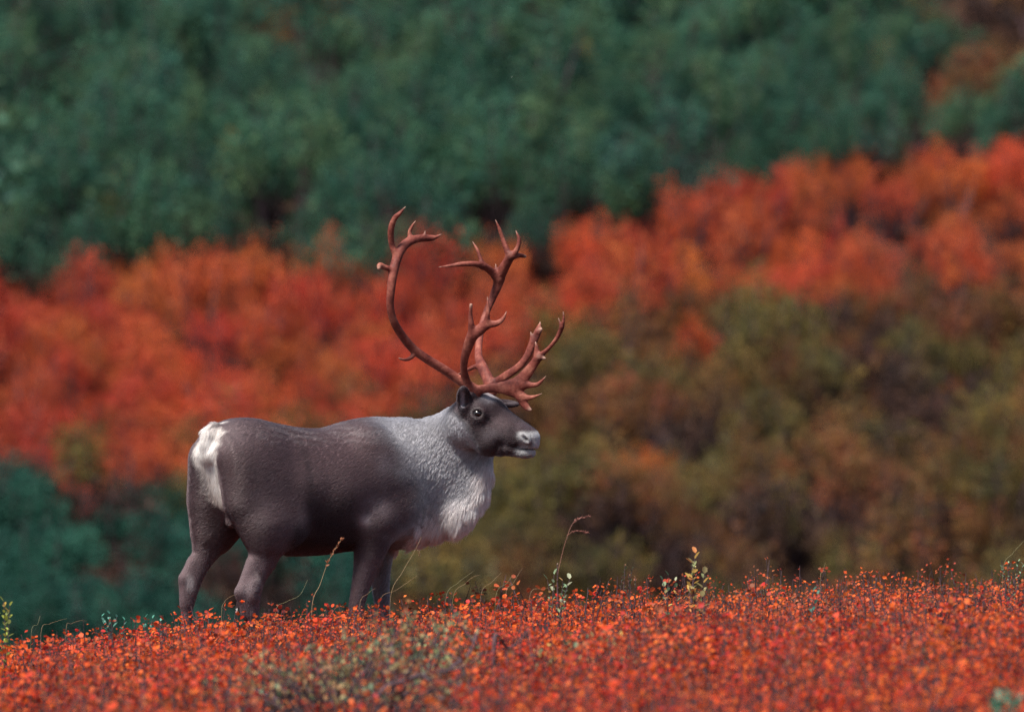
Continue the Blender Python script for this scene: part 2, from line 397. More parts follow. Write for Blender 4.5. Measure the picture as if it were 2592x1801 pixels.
# antlers: (photo spot, half width, lateral offset) chains joined in one distance field each
def antler_mesh(chains, k=0.010):
    P = [A(a, b, v) for ch, *_ in chains for a, b, r, v in ch]
    lo, hi = np.min(P, 0) - .05, np.max(P, 0) + .05
    f = Field(*[np.arange(l, h, .0034) for l, h in zip(lo, hi)])
    for ch, ratio in chains:
        pts = np.array(ch, float)
        # resample to a smooth curve
        t = np.arange(len(pts)); tq = np.linspace(0, len(pts) - 1, (len(pts) - 1) * 5 + 1)
        sm = np.stack([cub(tq, t.astype(float), pts[:, c]) for c in range(4)], 1) if len(pts) > 2 else pts
        f.chain([(A(a, b, v), max(r * .95, 3.0) / 1509.0) for a, b, r, v in sm], k, HLAT, ratio)
    V, Q = f.mesh()
    return smooth_verts(V, Q, 1, .3), Q
near = [
    ([(880, 1465, 46, -.05), (860, 1405, 44, -.06), (770, 1345, 38, -.09), (650, 1262, 36, -.14), (520, 1182, 35, -.20), (420, 1108, 35, -.25), (340, 1010, 33, -.31), (282, 910, 31, -.36), (255, 800, 30, -.39), (260, 680, 33, -.40), (275, 560, 37, -.39), (303, 450, 38, -.36), (340, 372, 38, -.33), (395, 322, 36, -.29), (465, 300, 30, -.25), (540, 298, 26, -.21), (590, 290, 15, -.19), (632, 268, 4, -.17)], .85),
    ([(405, 310, 20, -.28), (398, 255, 16, -.28), (415, 212, 12, -.28), (442, 170, 3, -.28)], .9),
    ([(505, 285, 12, -.23), (512, 243, 3, -.23)], 1),
    ([(300, 425, 28, -.36), (266, 345, 24, -.37), (260, 240, 26, -.39), (286, 155, 22, -.40), (325, 115, 16, -.40), (369, 66, 4, -.39)], .8),
    ([(270, 530, 24, -.39), (215, 512, 21, -.42), (180, 498, 23, -.44), (172, 518, 15, -.45)], .9),
    ([(430, 1130, 18, -.24), (420, 1162, 17, -.25), (385, 1186, 14, -.27), (345, 1188, 10, -.29), (317, 1177, 4, -.31)], 1),
    # second tine
    ([(850, 1420, 40, -.06), (815, 1350, 36, -.09), (795, 1260, 32, -.13), (803, 1170, 34, -.17), (828, 1085, 42, -.20), (862, 1010, 46, -.22), (915, 968, 44, -.22), (965, 930, 34, -.22), (1030, 925, 24, -.21), (1080, 893, 17, -.20), (1110, 836, 4, -.20)], .62),
    ([(858, 1010, 36, -.22), (850, 930, 24, -.24), (845, 860, 16, -.25), (848, 788, 13, -.26)], .8),
    ([(958, 940, 30, -.22), (970, 860, 18, -.23), (972, 790, 12, -.23), (968, 728, 4, -.23)], .8),
    # brow tine widening into the shovel over the face
    ([(875, 1420, 42, -.055), (960, 1402, 34, -.06), (1050, 1396, 42, -.055), (1130, 1392, 58, -.05), (1190, 1372, 62, -.05), (1250, 1302, 46, -.05), (1310, 1222, 36, -.055), (1352, 1165, 28, -.06)], .5),
    ([(1330, 1190, 26, -.055), (1330, 1110, 18, -.06), (1322, 1058, 4, -.065)], .8),
    ([(1350, 1165, 22, -.06), (1420, 1105, 16, -.07), (1480, 1030, 17, -.08), (1515, 950, 19, -.09), (1528, 890, 10, -.10), (1525, 833, 3, -.10)], .8),
    ([(1513, 950, 12, -.09), (1490, 884, 3, -.09)], 1),
    ([(1345, 1175, 20, -.06), (1392, 1180, 9, -.07)], 1),
    ([(1190, 1375, 46, -.05), (1265, 1376, 26, -.05), (1330, 1372, 18, -.05), (1368, 1345, 12, -.05), (1399, 1309, 3, -.05)], .7),
    ([(1140, 1400, 54, -.05), (1200, 1448, 42, -.05), (1230, 1500, 36, -.045), (1258, 1540, 26, -.045), (1284, 1556, 13, -.045)], .5),
    ([(1215, 1460, 32, -.05), (1262, 1468, 22, -.05), (1310, 1462, 14, -.05), (1371, 1438, 3, -.05)], .7),
]
far = [
    ([(1000, 1420, 48, .05), (985, 1360, 46, .06), (935, 1255, 44, .12), (906, 1180, 34, .18), (904, 1100, 30, .24), (918, 985, 28, .31), (950, 870, 27, .37), (1000, 750, 30, .41), (1042, 650, 38, .42), (1068, 560, 44, .41), (1112, 478, 38, .39), (1142, 425, 34, .38)], .8),
    ([(1130, 430, 30, .38), (1105, 370, 22, .38), (1080, 300, 17, .38), (1056, 230, 14, .37), (1028, 163, 3, .36)], .85),
    ([(1160, 420, 26, .38), (1190, 370, 19, .38), (1201, 310, 16, .38), (1178, 243, 4, .38)], .85),
    ([(1150, 430, 26, .38), (1205, 424, 19, .41), (1245, 432, 13, .44)], .9),
    ([(1050, 600, 40, .41), (1000, 545, 32, .38), (935, 500, 28, .33), (870, 487, 23, .29), (780, 488, 19, .25), (700, 500, 13, .22), (609, 511, 4, .19)], .8),
    ([(935, 505, 24, .33), (915, 440, 16, .33), (895, 385, 13, .33), (860, 324, 4, .33)], .85),
    ([(1032, 560, 20, .40), (1030, 485, 3, .40)], 1),
    ([(930, 1240, 26, .12), (880, 1240, 18, .13), (830, 1262, 14, .14), (745, 1300, 5, .15)], 1),
    ([(985, 1375, 42, .06), (1050, 1345, 36, .06), (1110, 1305, 34, .05), (1200, 1240, 30, .05), (1258, 1165, 29, .055), (1300, 1070, 32, .06), (1338, 985, 28, .07), (1358, 908, 4, .075)], .5),
    ([(1298, 1060, 16, .06), (1286, 984, 3, .06)], 1),
    ([(1340, 985, 22, .07), (1368, 965, 5, .07)], 1),
]
antN = antler_mesh(near); antF = antler_mesh(far)
# ---------------------------------------------------------------- coat: markings of the animal, painted highlights, hair and materials
def sstep(a, b, x): t = np.clip((x - a) / (b - a), 0, 1); return t * t * (3 - 2 * t)
def vnoise(P, freq, seed=0):
    """cheap smooth noise, about -1..1"""
    r = np.random.default_rng(seed); o = np.zeros(len(P))
    for _ in range(6):
        k = r.normal(size=3) * freq; o += np.sin(P @ k + r.uniform(0, 6.28))
    return o / 3.0
def to_pic(V):
    W = np.stack([ORG[0] + V[:, 0] * _c - V[:, 1] * _s, ORG[1] + V[:, 0] * _s + V[:, 1] * _c, ORG[2] + V[:, 2]], 1)
    return 1296 + 520 * DIST * W[:, 0] / W[:, 1], 900.5 - 520 * DIST * W[:, 2] / W[:, 1]
HC = H(700, 700, 0)
def coat(V):
    """colour (linear) and per-point hair data on the coat"""
    n = len(V)
    M = V.copy(); M[:, 1] = -np.abs(M[:, 1])                 # both flanks alike
    sx_, sy_ = to_pic(M); bx, by = (sx_ - 440) * 2.3927, (sy_ - 1000) * 2.3927
    hv = (V - HC) @ HLAT                                     # head: mirrored in its own plane
    Mh = V - np.outer(np.where(hv > 0, 2 * hv, 0), HLAT)
    qx, qy = to_pic(Mh); hx, hy = (qx - 1130) * 7.2538, (qy - 960) * 7.2538
    nz = vnoise(V, 30, 1); n2 = vnoise(V, 9, 2); n3 = vnoise(V, 90, 3)
    def mixc(C, w_, c): w_ = np.clip(w_, 0, 1)[:, None]; return C * (1 - w_) + np.array(c)[None] * w_
    C = np.tile(np.array([.100, .064, .069]), (n, 1))
    C = mixc(C, .6 * sstep(-.3, .9, n2), (.050, .031, .036))
    back = sstep(330, 190, by + 25 * nz) * (bx < 1400)
    C = mixc(C, .35 * back, (.15, .12, .125))
    C = mixc(C, .45 * np.exp(-(((bx - 560) / 130) ** 2 + ((by - 640) / 230) ** 2)), (.135, .095, .104))  # highlights painted on the haunch, here and at its top
    C = mixc(C, .5 * np.exp(-(((bx - 400) / 110) ** 2 + ((by - 250) / 70) ** 2)), (.14, .105, .112))
    flank = sstep(540, 800, by + 60 * nz + 30 * n2) * sstep(1180, 1080, bx) * sstep(-15, 60, bx - np.interp(by, [480, 600, 700, 800, 950], [800, 790, 775, 725, 670]) + 12 * n3)
    C = mixc(C, .92 * flank, (.016, .009, .011))
    belly = sstep(890, 960, by) * (bx > 560) * sstep(1150, 1050, bx)
    C = mixc(C, .7 * belly, (.07, .020, .018))
    legs = sstep(900, 1050, by) * (bx < 1400)
    C = mixc(C, .5 * legs, (.125, .088, .097))
    C = mixc(C, .8 * np.exp(-(((bx - 1165) / 38) ** 2 + ((by - 760) / 38) ** 2)), (.46, .40, .41))  # painted highlight on the elbow
    C = mixc(C, .6 * np.exp(-(((bx - 1250) / 85) ** 2 + ((by - 670) / 80) ** 2)), (.25, .20, .21))  # lower shoulder highlight painted into the coat
    C = mixc(C, .5 * np.exp(-(((bx - 1290) / 55) ** 2 + ((by - 420) / 90) ** 2)), (.22, .19, .21))  # upper shoulder highlight, also painted
    C = mixc(C, .6 * np.exp(-(((bx - 785) / 35) ** 2 + ((by - 740) / 75) ** 2)), (.22, .17, .175))  # painted bright spot on the stifle fold
    cr = np.interp(by, [190, 330, 470, 620], [705, 790, 832, 850])
    C = mixc(C, .55 * np.exp(-((bx - cr) / 26) ** 2) * sstep(180, 260, by) * sstep(700, 560, by), (.040, .027, .030))  # crease shade painted along the groove behind the ribs
    C = mixc(C, .35 * sstep(.0, .7, n3 + nz * .5) * sstep(360, 220, by) * (bx > 500) * (bx < 1250), (.24, .21, .215))  # streaky highlights painted along the back
    # inner hock patches, then painted highlight and dark line on the near leg
    far_h = (V[:, 1] > 0); px_, py_ = to_pic(V); fbx, fby = (px_ - 440) * 2.3927, (py_ - 1000) * 2.3927
    C = mixc(C, .95 * far_h * np.exp(-(np.abs((fbx - 100) / 24) ** 3 + np.abs((fby - 1135) / 44) ** 3)), (.42, .38, .38))
    C = mixc(C, .5 * (~far_h) * np.exp(-(np.abs((fbx - 455) / 38) ** 2 + np.abs((fby - 1190) / 60) ** 2)), (.28, .23, .24))
    C = mixc(C, .5 * (~far_h) * np.exp(-(np.abs((fbx - 512 - (fby - 1100) * .45) / 16) ** 2 + np.abs((fby - 1110) / 55) ** 2)), (.34, .28, .27))  # highlight line painted down the near hind leg
    C = mixc(C, .5 * (~far_h) * np.exp(-(np.abs((fbx - 545 - (fby - 1130) * .4) / 14) ** 2 + np.abs((fby - 1130) / 70) ** 2)), (.04, .025, .028))
    # grey neck
    bnd = np.interp(by, [130, 250, 400, 520, 650, 720, 850], [1270, 1330, 1430, 1490, 1535, 1530, 1420])
    neck = sstep(-170, 150, bx - bnd + 8 * n3 + 40 * nz + 30 * n2)
    C = mixc(C, neck, (.37, .365, .395))
    C = mixc(C, .75 * neck * np.exp(-((bx - bnd - 40) / 110) ** 2) * sstep(620, 300, by), (.52, .52, .56))
    C = mixc(C, .35 * neck * sstep(.1, .8, nz), (.25, .235, .255))
    mane = sstep(-70, 90, by - np.interp(bx, [1480, 1540, 1620, 1700, 1800, 1880, 1960], [720, 690, 690, 640, 550, 420, 330]) + 40 * nz) * sstep(930, 895, by) * sstep(-40, 60, bx - np.interp(by, [600, 700, 800, 870, 930], [1530, 1540, 1490, 1445, 1430]) + 25 * n3)
    mane = mane * (1 - sstep(H(700, 1540)[2], H(700, 1450)[2], V[:, 2]) * (hx > 560))
    C = mixc(C, mane, (.87, .80, .79))
    C = mixc(C, .35 * mane * sstep(.0, .8, nz + .4 * n3), (.56, .44, .44))
    # rump patch round the tail
    wz = np.interp(by, [185, 215, 330, 430, 520, 600, 680], [.0, .068, .080, .052, .036, .026, .0])
    rump = sstep(-.034, .018, wz - np.abs(V[:, 1]) + .010 * nz + .008 * n3) * sstep(740, 660, by) * (bx < 460) * (V[:, 0] < B(330, 300)[0])
    C = mixc(C, rump, (.86, .80, .76))
    C = mixc(C, .35 * rump * sstep(330, 440, by) * sstep(-.3, .6, nz), (.55, .44, .38))
    # face
    face = sstep(-120, 60, hx - np.interp(hy, [100, 560, 800, 1000, 1200, 1450], [100, 140, 380, 500, 600, 640]) + 50 * nz) * sstep(1480, 1400, hy - np.interp(hx, [600, 1000], [0, -40])) * (V[:, 2] > H(700, 1480)[2])
    C = mixc(C, face, (.036, .022, .026))
    C = mixc(C, face * .5 * sstep(-.1, .8, n2 + .3), (.054, .037, .043))
    g = lambda cx_, cy_, rx, ry, p=2: np.exp(-(np.abs((hx - cx_) / rx) ** p + np.abs((hy - cy_) / ry) ** p))
    C = mixc(C, face * .8 * g(790, 330, 130, 90), (.33, .31, .34))
    C = mixc(C, face * .5 * g(960, 800, 220, 150), (.11, .072, .080))
    C = mixc(C, face * .55 * g(800, 1000, 170, 110), (.15, .125, .14))
    C = mixc(C, face * .7 * g(900, 1270, 260, 90), (.022, .012, .014))
    C = mixc(C, face * .85 * g(1230, 1060, 90, 260, 3), (.025, .014, .018))
    C = mixc(C, face * .8 * g(1500, 860, 150, 75, 2), (.040, .026, .036))
    dx_, dy_ = hx - 575, hy - 620
    ring = np.exp(-((np.hypot(dx_ / 112, dy_ / 96) - 1) / .13) ** 2)
    C = mixc(C, face * .35 * ring * (.35 + .65 * sstep(60, -60, dx_ - np.abs(dy_) * .5)), (.30, .27, .27))
    C = mixc(C, face * .9 * np.exp(-(((dx_ - 170) - (dy_ - 90) * 1.3) / 45) ** 2) * (dx_ > 70) * sstep(330, 220, dx_), (.02, .012, .014))
    muz = sstep(-80, 60, hx - np.interp(hy, [900, 960, 1060, 1200, 1300, 1450], [1560, 1330, 1320, 1370, 1290, 1260])) * sstep(915, 1010, hy + (hx - 1450) * -.05)
    C = mixc(C, muz * face, (.30, .30, .31))
    C = mixc(C, muz * face * .6 * sstep(1480, 1680, hx), (.55, .55, .58))
    C = mixc(C, muz * face * .8 * g(1560, 1190, 60, 50), (.10, .08, .10))
    C = mixc(C, face * .95 * g(1460, 1100, 50, 30, 2), (.02, .012, .016))
    C = mixc(C, face * .98 * g(1500, 1284, 190, 14, 4), (.01, .006, .008))
    C = mixc(C, face * .8 * g(300, 360, 42, 170, 4), (.34, .32, .36))
    # length and lie of the hair
    L = np.full(n, .015); L = L * (1 - legs * .45)
    L = L + neck * .012; L = np.where(mane > .05, L + mane * .027, L); L = L + rump * .026
    L = L * (1 - face) + face * .0045
    L = np.where((hx > 150) & (V[:, 2] > H(700, 1620)[2]) & (hx > np.interp(hy, [0, 800, 1200, 1700], [150, 150, 420, 700])), np.minimum(L, .010), L)
    return np.clip(C, .004, .9), L, dict(neck=neck, mane=mane, face=face, legs=legs, rump=rump, by=by, bx=bx, hx=hx, hy=hy)

BC, BL, BI = coat(BV)

def fur_curves(V, Q, N, C, L, I, count, seed=3):
    r = np.random.default_rng(seed)
    T = np.concatenate([Q[:, [0, 1, 2]], Q[:, [0, 2, 3]]])
    ar = np.linalg.norm(np.cross(V[T[:, 1]] - V[T[:, 0]], V[T[:, 2]] - V[T[:, 0]]), axis=1) / 2
    seen = V[T].mean(1)
    wgt = ar * (seen[:, 2] > .12) * (1 + 2.2 * I['mane'][T[:, 0]] + 1.5 * I['neck'][T[:, 0]] + 1.2 * I['face'][T[:, 0]])
    ti = np.searchsorted(np.cumsum(wgt), r.uniform(0, wgt.sum(), count)); ti = np.clip(ti, 0, len(T) - 1)
    a, b = r.uniform(size=count), r.uniform(size=count); fl = a + b > 1; a[fl], b[fl] = 1 - a[fl], 1 - b[fl]
    def ip(X):
        X0, X1, X2 = X[T[ti, 0]], X[T[ti, 1]], X[T[ti, 2]]
        s_ = (slice(None),) + (None,) * (X.ndim - 1)
        return X0 * (1 - a - b)[s_] + X1 * a[s_] + X2 * b[s_]
    P, Nn, Cc, Ll = ip(V), ip(N), ip(C), ip(L)
    nk, mn, fc, lg, rp = (ip(I[k]) for k in ('neck', 'mane', 'face', 'legs', 'rump'))
    D = np.tile(np.array([-1.0, 0, -.45]), (count, 1))
    ux = H(400, 500) - H(1400, 1000); ux /= np.linalg.norm(ux)
    def bl(D, w_, v): return D * (1 - w_[:, None]) + np.array(v)[None] * w_[:, None]
    D = bl(D, np.clip(lg, 0, 1), (-.15, 0, -1)); D = bl(D, np.clip(nk, 0, 1), (-.55, 0, -.8)); D = bl(D, np.clip(mn, 0, 1), (-.25, 0, -1))
    D = bl(D, np.clip(rp, 0, 1), (-.1, 0, -1)); D = bl(D, np.clip(fc, 0, 1), ux)
    # clumps lean together
    cell = .006 + .003 * nk + .010 * mn
    key = np.floor(P / cell[:, None]).astype(np.int64); hsh = (key[:, 0] * 73856093) ^ (key[:, 1] * 19349663) ^ (key[:, 2] * 83492791)
    _, ci = np.unique(hsh, return_inverse=True); nc = ci.max() + 1
    cnt = np.bincount(ci, minlength=nc)
    cen = np.stack([np.bincount(ci, P[:, k], nc) / cnt for k in range(3)], 1)
    cj = r.normal(size=(nc, 3)) * .15; cj *= 1; cl = r.uniform(.8, 1.2, nc); cb = np.exp(r.normal(0, .04, nc))
    lng = np.clip(nk + mn, 0, 1)
    D = D + cj[ci] * (.6 * lng)[:, None] + r.normal(size=(count, 3)) * .12
    D = D - Nn * np.sum(D * Nn, 1)[:, None]; D /= np.linalg.norm(D, axis=1, keepdims=True)
    lift = .13 + .10 * lng + .16 * mn + .14 * cj[ci, 0] * lng + .05 * r.normal(size=count)
    Ll = Ll * (1 + (cl[ci] - 1) * lng) * r.uniform(.7, 1.2, count) * np.where(mn > .3, np.exp(r.normal(0, .12, nc))[ci], 1)
    pull = cen[ci] - P; pull = pull * (np.linalg.norm(pull, axis=1, keepdims=True) < .022)
    t = np.linspace(0, 1, 5)[None, :, None]
    up = (lift[:, None, None] * Nn[:, None] * np.sin(t * 2.0))
    Pt = P[:, None] + Ll[:, None, None] * (D[:, None] * t + up * .9)
    Pt[:, :, 2] -= (Ll * mn * .2)[:, None] * (t[..., 0] ** 2)
    Pt = Pt + (.34 * lng)[:, None, None] * t ** 1.5 * (pull[:, None])
    rad = np.tile(np.array([.0006, .0007, .0006, .00045, .0002]), (count, 1)) * (.75 + .35 * lng[:, None])
    F0 = np.array([-1.0, 0, -.45]); F0 /= np.linalg.norm(F0); F1 = np.array([-.55, 0, -.85]); F1 /= np.linalg.norm(F1)
    def st_(F, f, sd): return vnoise(P - .85 * np.outer(P @ F, F), f, sd)
    streak = np.exp((1 - lng) * (.09 * st_(F0, 330, 8) + .06 * st_(F0, 520, 9)) + lng * (.11 * st_(F1, 330, 10) + .09 * st_(F1, 520, 11)))
    col = Cc * (streak * (1 + (cb[ci] - 1) * lng) * np.exp(r.normal(0, .22, count)))[:, None]
    hc_ = bpy.data.hair_curves.new('fur'); hc_.add_curves([5] * count)
    hc_.attributes['position'].data.foreach_set('vector', Pt.astype(np.float32).ravel())
    ra = hc_.attributes.get('radius') or hc_.attributes.new('radius', 'FLOAT', 'POINT')
    ra.data.foreach_set('value', rad.astype(np.float32).ravel())
    ca = hc_.attributes.new('tint', 'FLOAT_COLOR', 'CURVE')
    ca.data.foreach_set('color', np.concatenate([np.clip(col, 0, .92), np.ones((count, 1))], 1).astype(np.float32).ravel())
    return hc_

def m_fur(name, rough, spec, bump):
    n = NT(name); at = n.n('Attribute', attribute_name='tint')
    ins = {'Base Color': at.outputs['Color'], 'Roughness': rough, 'Specular IOR Level': spec}
    if bump:
        tc = n.n('TexCoord'); nz = n.n('TexNoise', {'Vector': tc.outputs['Object'], 'Scale': 120.0, 'Detail': 3.0})
        ins['Normal'] = n.n('Bump', {'Height': nz.outputs[0], 'Strength': .25, 'Distance': .004}).outputs[0]
    p = n.n('BsdfPrincipled', ins); return n.done(p.outputs[0])
M_skin = m_fur('caribou_skin', .75, .15, False)
n = NT('caribou_hair'); at = n.n('Attribute', attribute_name='tint')
h1 = n.n('BsdfHairPrincipled', {'Color': at.outputs['Color'], 'Roughness': .42, 'Radial Roughness': .55})
h2 = n.n('BsdfPrincipled', {'Base Color': at.outputs['Color'], 'Roughness': .6, 'Specular IOR Level': .2})
M_hair = n.done(n.n('MixShader', {0: .5, 1: h1.outputs[0], 2: h2.outputs[0]}).outputs[0])

caribou = empty('caribou', ORG, bodyF.t)
tag(caribou, 'bull caribou with tall branching antlers, white mane and white rump, standing in red shrubs', 'caribou')
me = np_mesh('body', BV, BQ, smooth=True); set_color(me, BC)
body = link('body', me, M_skin, caribou)
fc_ = fur_curves(BV, BQ, BN, BC, BL, BI, 560000)
fur = bpy.data.objects.new('fur', fc_); COL.objects.link(fur); fc_.materials.append(M_hair); fur.parent = caribou
# eyes
n = NT('eye'); p = n.n('BsdfPrincipled', {'Base Color': (.006, .004, .004, 1), 'Roughness': .06, 'Specular IOR Level': .8}); M_eye = n.done(p.outputs[0])
for sg in (-1, 1):
    bm_v = []; c0 = H(575, 622, sg * .079)
    u_, v_ = np.meshgrid(np.linspace(0, 2 * np.pi, 25)[:-1], np.linspace(.02, np.pi - .02, 13))
    e1 = H(700, 680) - H(450, 600); e1 /= np.linalg.norm(e1); e3 = np.cross(e1, HLAT)
    Us = np.stack([np.sin(v_) * np.cos(u_), np.sin(v_) * np.sin(u_), np.cos(v_)], -1).reshape(-1, 3)
    Vs = (Us[:, :1] * e1 * 1.15 + Us[:, 1:2] * HLAT + Us[:, 2:] * e3 * .82) * .0225 + c0
    qs = [(i * 24 + j, (i + 1) * 24 + j, (i + 1) * 24 + (j + 1) % 24, i * 24 + (j + 1) % 24) for i in range(12) for j in range(24)]
    link('eye', np_mesh('eye', Vs, qs, smooth=True), M_eye, caribou)
# antlers
n = NT('antler'); tc = n.n('TexCoord')
n1 = n.n('TexNoise', {'Vector': tc.outputs['Object'], 'Scale': 14.0, 'Detail': 5.0, 'Roughness': .6})
n2_ = n.n('TexNoise', {'Vector': tc.outputs['Object'], 'Scale': 90.0, 'Detail': 3.0})
c1 = n.ramp(n1.outputs[0], [(.32, (.085, .018, .015)), (.52, (.21, .055, .040)), (.72, (.36, .13, .09))])
c2 = n.mix(.35, c1, n.ramp(n2_.outputs[0], [(.3, (.25, .25, .25)), (.7, (1, 1, 1))]), 'MULTIPLY')
at = n.n('Attribute', attribute_name='tip'); c3 = n.mix(at.outputs['Fac'], c2, (.50, .36, .28))
bp = n.n('Bump', {'Height': n2_.outputs[0], 'Strength': .6, 'Distance': .004})
p = n.n('BsdfPrincipled', {'Base Color': c3, 'Roughness': .62, 'Specular IOR Level': .22, 'Normal': bp.outputs[0]}); M_antler = n.done(p.outputs[0])
for (V_, Q_), chains, lab in ((antN, near, 'reddish brown antler with the broad shovel tine over the face'), (antF, far, 'reddish brown antler on the far side of the head')):
    me = np_mesh('antler', V_, Q_, smooth=True)
    tipw = np.zeros(len(V_))
    for ch, _ in chains:
        tp = A(ch[-1][0], ch[-1][1], ch[-1][3]); tipw = np.maximum(tipw, np.exp(-(np.linalg.norm(V_ - tp, axis=1) / .013) ** 2))
    a_ = me.attributes.new('tip', 'FLOAT', 'POINT'); a_.data.foreach_set('value', (tipw * .55).astype(np.float32))
    o = link('antler', me, M_antler, caribou); o['label'] = lab
# ---------------------------------------------------------------- the land
def wob(x, y, f, seed):
    r = np.random.default_rng(seed); o = 0
    for _ in range(5):
        a, b, p = r.normal() * f, r.normal() * f, r.uniform(0, 6.28); o = o + np.sin(a * x + b * y + p)
    return o / 2.5
def land(x, y):
    x = np.asarray(x, float); y = np.asarray(y, float)
    xx = np.clip(x, -30, 30)
    z = -1.44 + .063 * 6 * np.tanh(xx / 6) - .06 * sstep(-1.3, -2.6, x) - .045 * sstep(.4, 2.4, x) + .035 * wob(x, y, .9, 11) * (np.abs(y - 40) > 1.2) + .05 * wob(x, y, .35, 12) * sstep(36, 30, y)
    z = z - .018 * sstep(38.3, 40.0, y) - .02 * np.maximum(y - 40, 0) ** 2 * (y < 45)
    z = np.where(y >= 45, z - .5 - .2 * (np.minimum(y, 110) - 45), z)
    zh = -4.3 + .28 * (y - 95) + .30 * wob(x, y, .30, 13)
    zh = np.where(y > 200, zh - .28 * (y - 200) + 60 * np.tanh((y - 200) * .28 / 60), zh)
    k = 1.2; h = np.maximum(k - np.abs(z - zh), 0) / k
    return np.where(y < 55, z, np.maximum(z, zh) + h * h * k / 4)
def land_sheet():
    ys = np.concatenate([np.arange(-60, 20, 4.0), np.arange(20, 46, .25), np.arange(46, 180, 1.0), np.arange(180, 1300, 20.0)])
    xs = np.concatenate([np.arange(-700, -20, 20.0), np.arange(-20, 20.01, .4), np.arange(40, 701, 20.0)])
    X, Y = np.meshgrid(xs, ys, indexing='ij'); Z = land(X, Y)
    V = np.stack([X, Y, Z], -1).reshape(-1, 3); ny = len(ys)
    i, j = np.meshgrid(np.arange(len(xs) - 1), np.arange(ny - 1), indexing='ij'); a = (i * ny + j).ravel()
    return np_mesh('ground', V, np.stack([a, a + ny, a + ny + 1, a + 1], 1), smooth=True)
n = NT('tundra_soil'); tc = n.n('TexCoord')
n1 = n.n('TexNoise', {'Vector': tc.outputs['Object'], 'Scale': .8, 'Detail': 6.0}); n2_ = n.n('TexNoise', {'Vector': tc.outputs['Object'], 'Scale': 14.0, 'Detail': 4.0})
c = n.mix(.5, n.ramp(n1.outputs[0], [(.35, (.018, .010, .009)), (.65, (.040, .022, .014))]), n.ramp(n2_.outputs[0], [(.35, (.010, .007, .008)), (.7, (.05, .022, .015))]))
bp = n.n('Bump', {'Height': n2_.outputs[0], 'Strength': .8, 'Distance': .03})
p = n.n('BsdfPrincipled', {'Base Color': c, 'Roughness': .95, 'Normal': bp.outputs[0], 'Specular IOR Level': .1}); M_soil = n.done(p.outputs[0])
tag(link('ground', land_sheet(), M_soil), kind='structure')

# leaf and bark materials: the leaf colour sits in the mesh (tint), each bush differs a little
def m_leaf(name, trans=.35, gloss=.12, vary=True):
    n = NT(name); at = n.n('Attribute', attribute_name='tint')
    col = at.outputs['Color']
    if vary:
        oi = n.n('ObjectInfo'); hs = n.n('HueSaturation', {'Color': col})
        mr = n.n('MapRange', {0: oi.outputs['Random'], 3: .82, 4: 1.20}); n.t.links.new(mr.outputs[0], hs.inputs['Value'])
        mul = n.n('Math', {0: oi.outputs['Random'], 1: 7.31}, operation='MULTIPLY'); fr = n.n('Math', {0: mul.outputs[0]}, operation='FRACT')
        mh = n.n('MapRange', {0: fr.outputs[0], 3: .488, 4: .516}); n.t.links.new(mh.outputs[0], hs.inputs['Hue'])
        col = hs.outputs[0]
    p = n.n('BsdfPrincipled', {'Base Color': col, 'Roughness': .55, 'Specular IOR Level': gloss * 2})
    tr = n.n('BsdfTranslucent', {'Color': col}); mx = n.n('MixShader', {0: trans, 1: p.outputs[0], 2: tr.outputs[0]})
    return n.done(mx.outputs[0])
M_leaf, M_leaf_bg = m_leaf('leaf', .42, .10, False), m_leaf('bush_leaf', .35, .03)
n = NT('bark'); tc = n.n('TexCoord'); nz = n.n('TexNoise', {'Vector': tc.outputs['Object'], 'Scale': 60.0, 'Detail': 3.0})
p = n.n('BsdfPrincipled', {'Base Color': n.ramp(nz.outputs[0], [(.3, (.028, .015, .022)), (.7, (.105, .062, .072))]), 'Roughness': .8}); M_bark = n.done(p.outputs[0])

# ---------------------------------------------------------------- background bushes
LEAF = np.array([(0, 0, 0), (-.42, .28, .10), (-.38, .74, .10), (0, 1, 0), (.38, .74, .10), (.42, .28, .10)], float)
LQ = np.array([(0, 3, 2, 1), (0, 5, 4, 3)])
RH = np.array([(0, 0, 0), (-.5, .5, .08), (0, 1, 0), (.5, .5, .08)], float)
def frames(D, U):
    """rotation matrices with y along D and z near U"""
    D = D / np.linalg.norm(D, axis=1, keepdims=True); X = np.cross(D, U); X /= np.maximum(np.linalg.norm(X, axis=1, keepdims=True), 1e-6)
    return np.stack([X, D, np.cross(X, D)], 2)
def leaves(P, D, U, size, tmpl):
    R = frames(D, U); V = np.einsum('nij,kj->nki', R, tmpl) * size[:, None, None] + P[:, None]
    k = len(tmpl); base = (np.arange(len(P)) * k)[:, None, None]
    q = (np.array([[0, 1, 2, 3]]) if k == 4 else LQ)[None] + base
    return V.reshape(-1, 3), q.reshape(-1, 4)
def twig(pts, rad, sides=3):
    """tapering stem along pts"""
    pts = np.asarray(pts, float); n_ = len(pts); T = np.gradient(pts, axis=0); T /= np.maximum(np.linalg.norm(T, axis=1, keepdims=True), 1e-9)
    a = np.cross(T, np.array([.31, .95, .05])); a /= np.linalg.norm(a, axis=1, keepdims=True); b = np.cross(T, a)
    th = np.arange(sides) * 2 * np.pi / sides; rad = np.asarray(rad, float)
    V = pts[:, None] + rad[:, None, None] * (np.cos(th)[None, :, None] * a[:, None] + np.sin(th)[None, :, None] * b[:, None])
    i, j = np.meshgrid(np.arange(n_ - 1), np.arange(sides), indexing='ij')
    q = np.stack([i * sides + j, i * sides + (j + 1) % sides, (i + 1) * sides + (j + 1) % sides, (i + 1) * sides + j], -1).reshape(-1, 4)
    return V.reshape(-1, 3), q
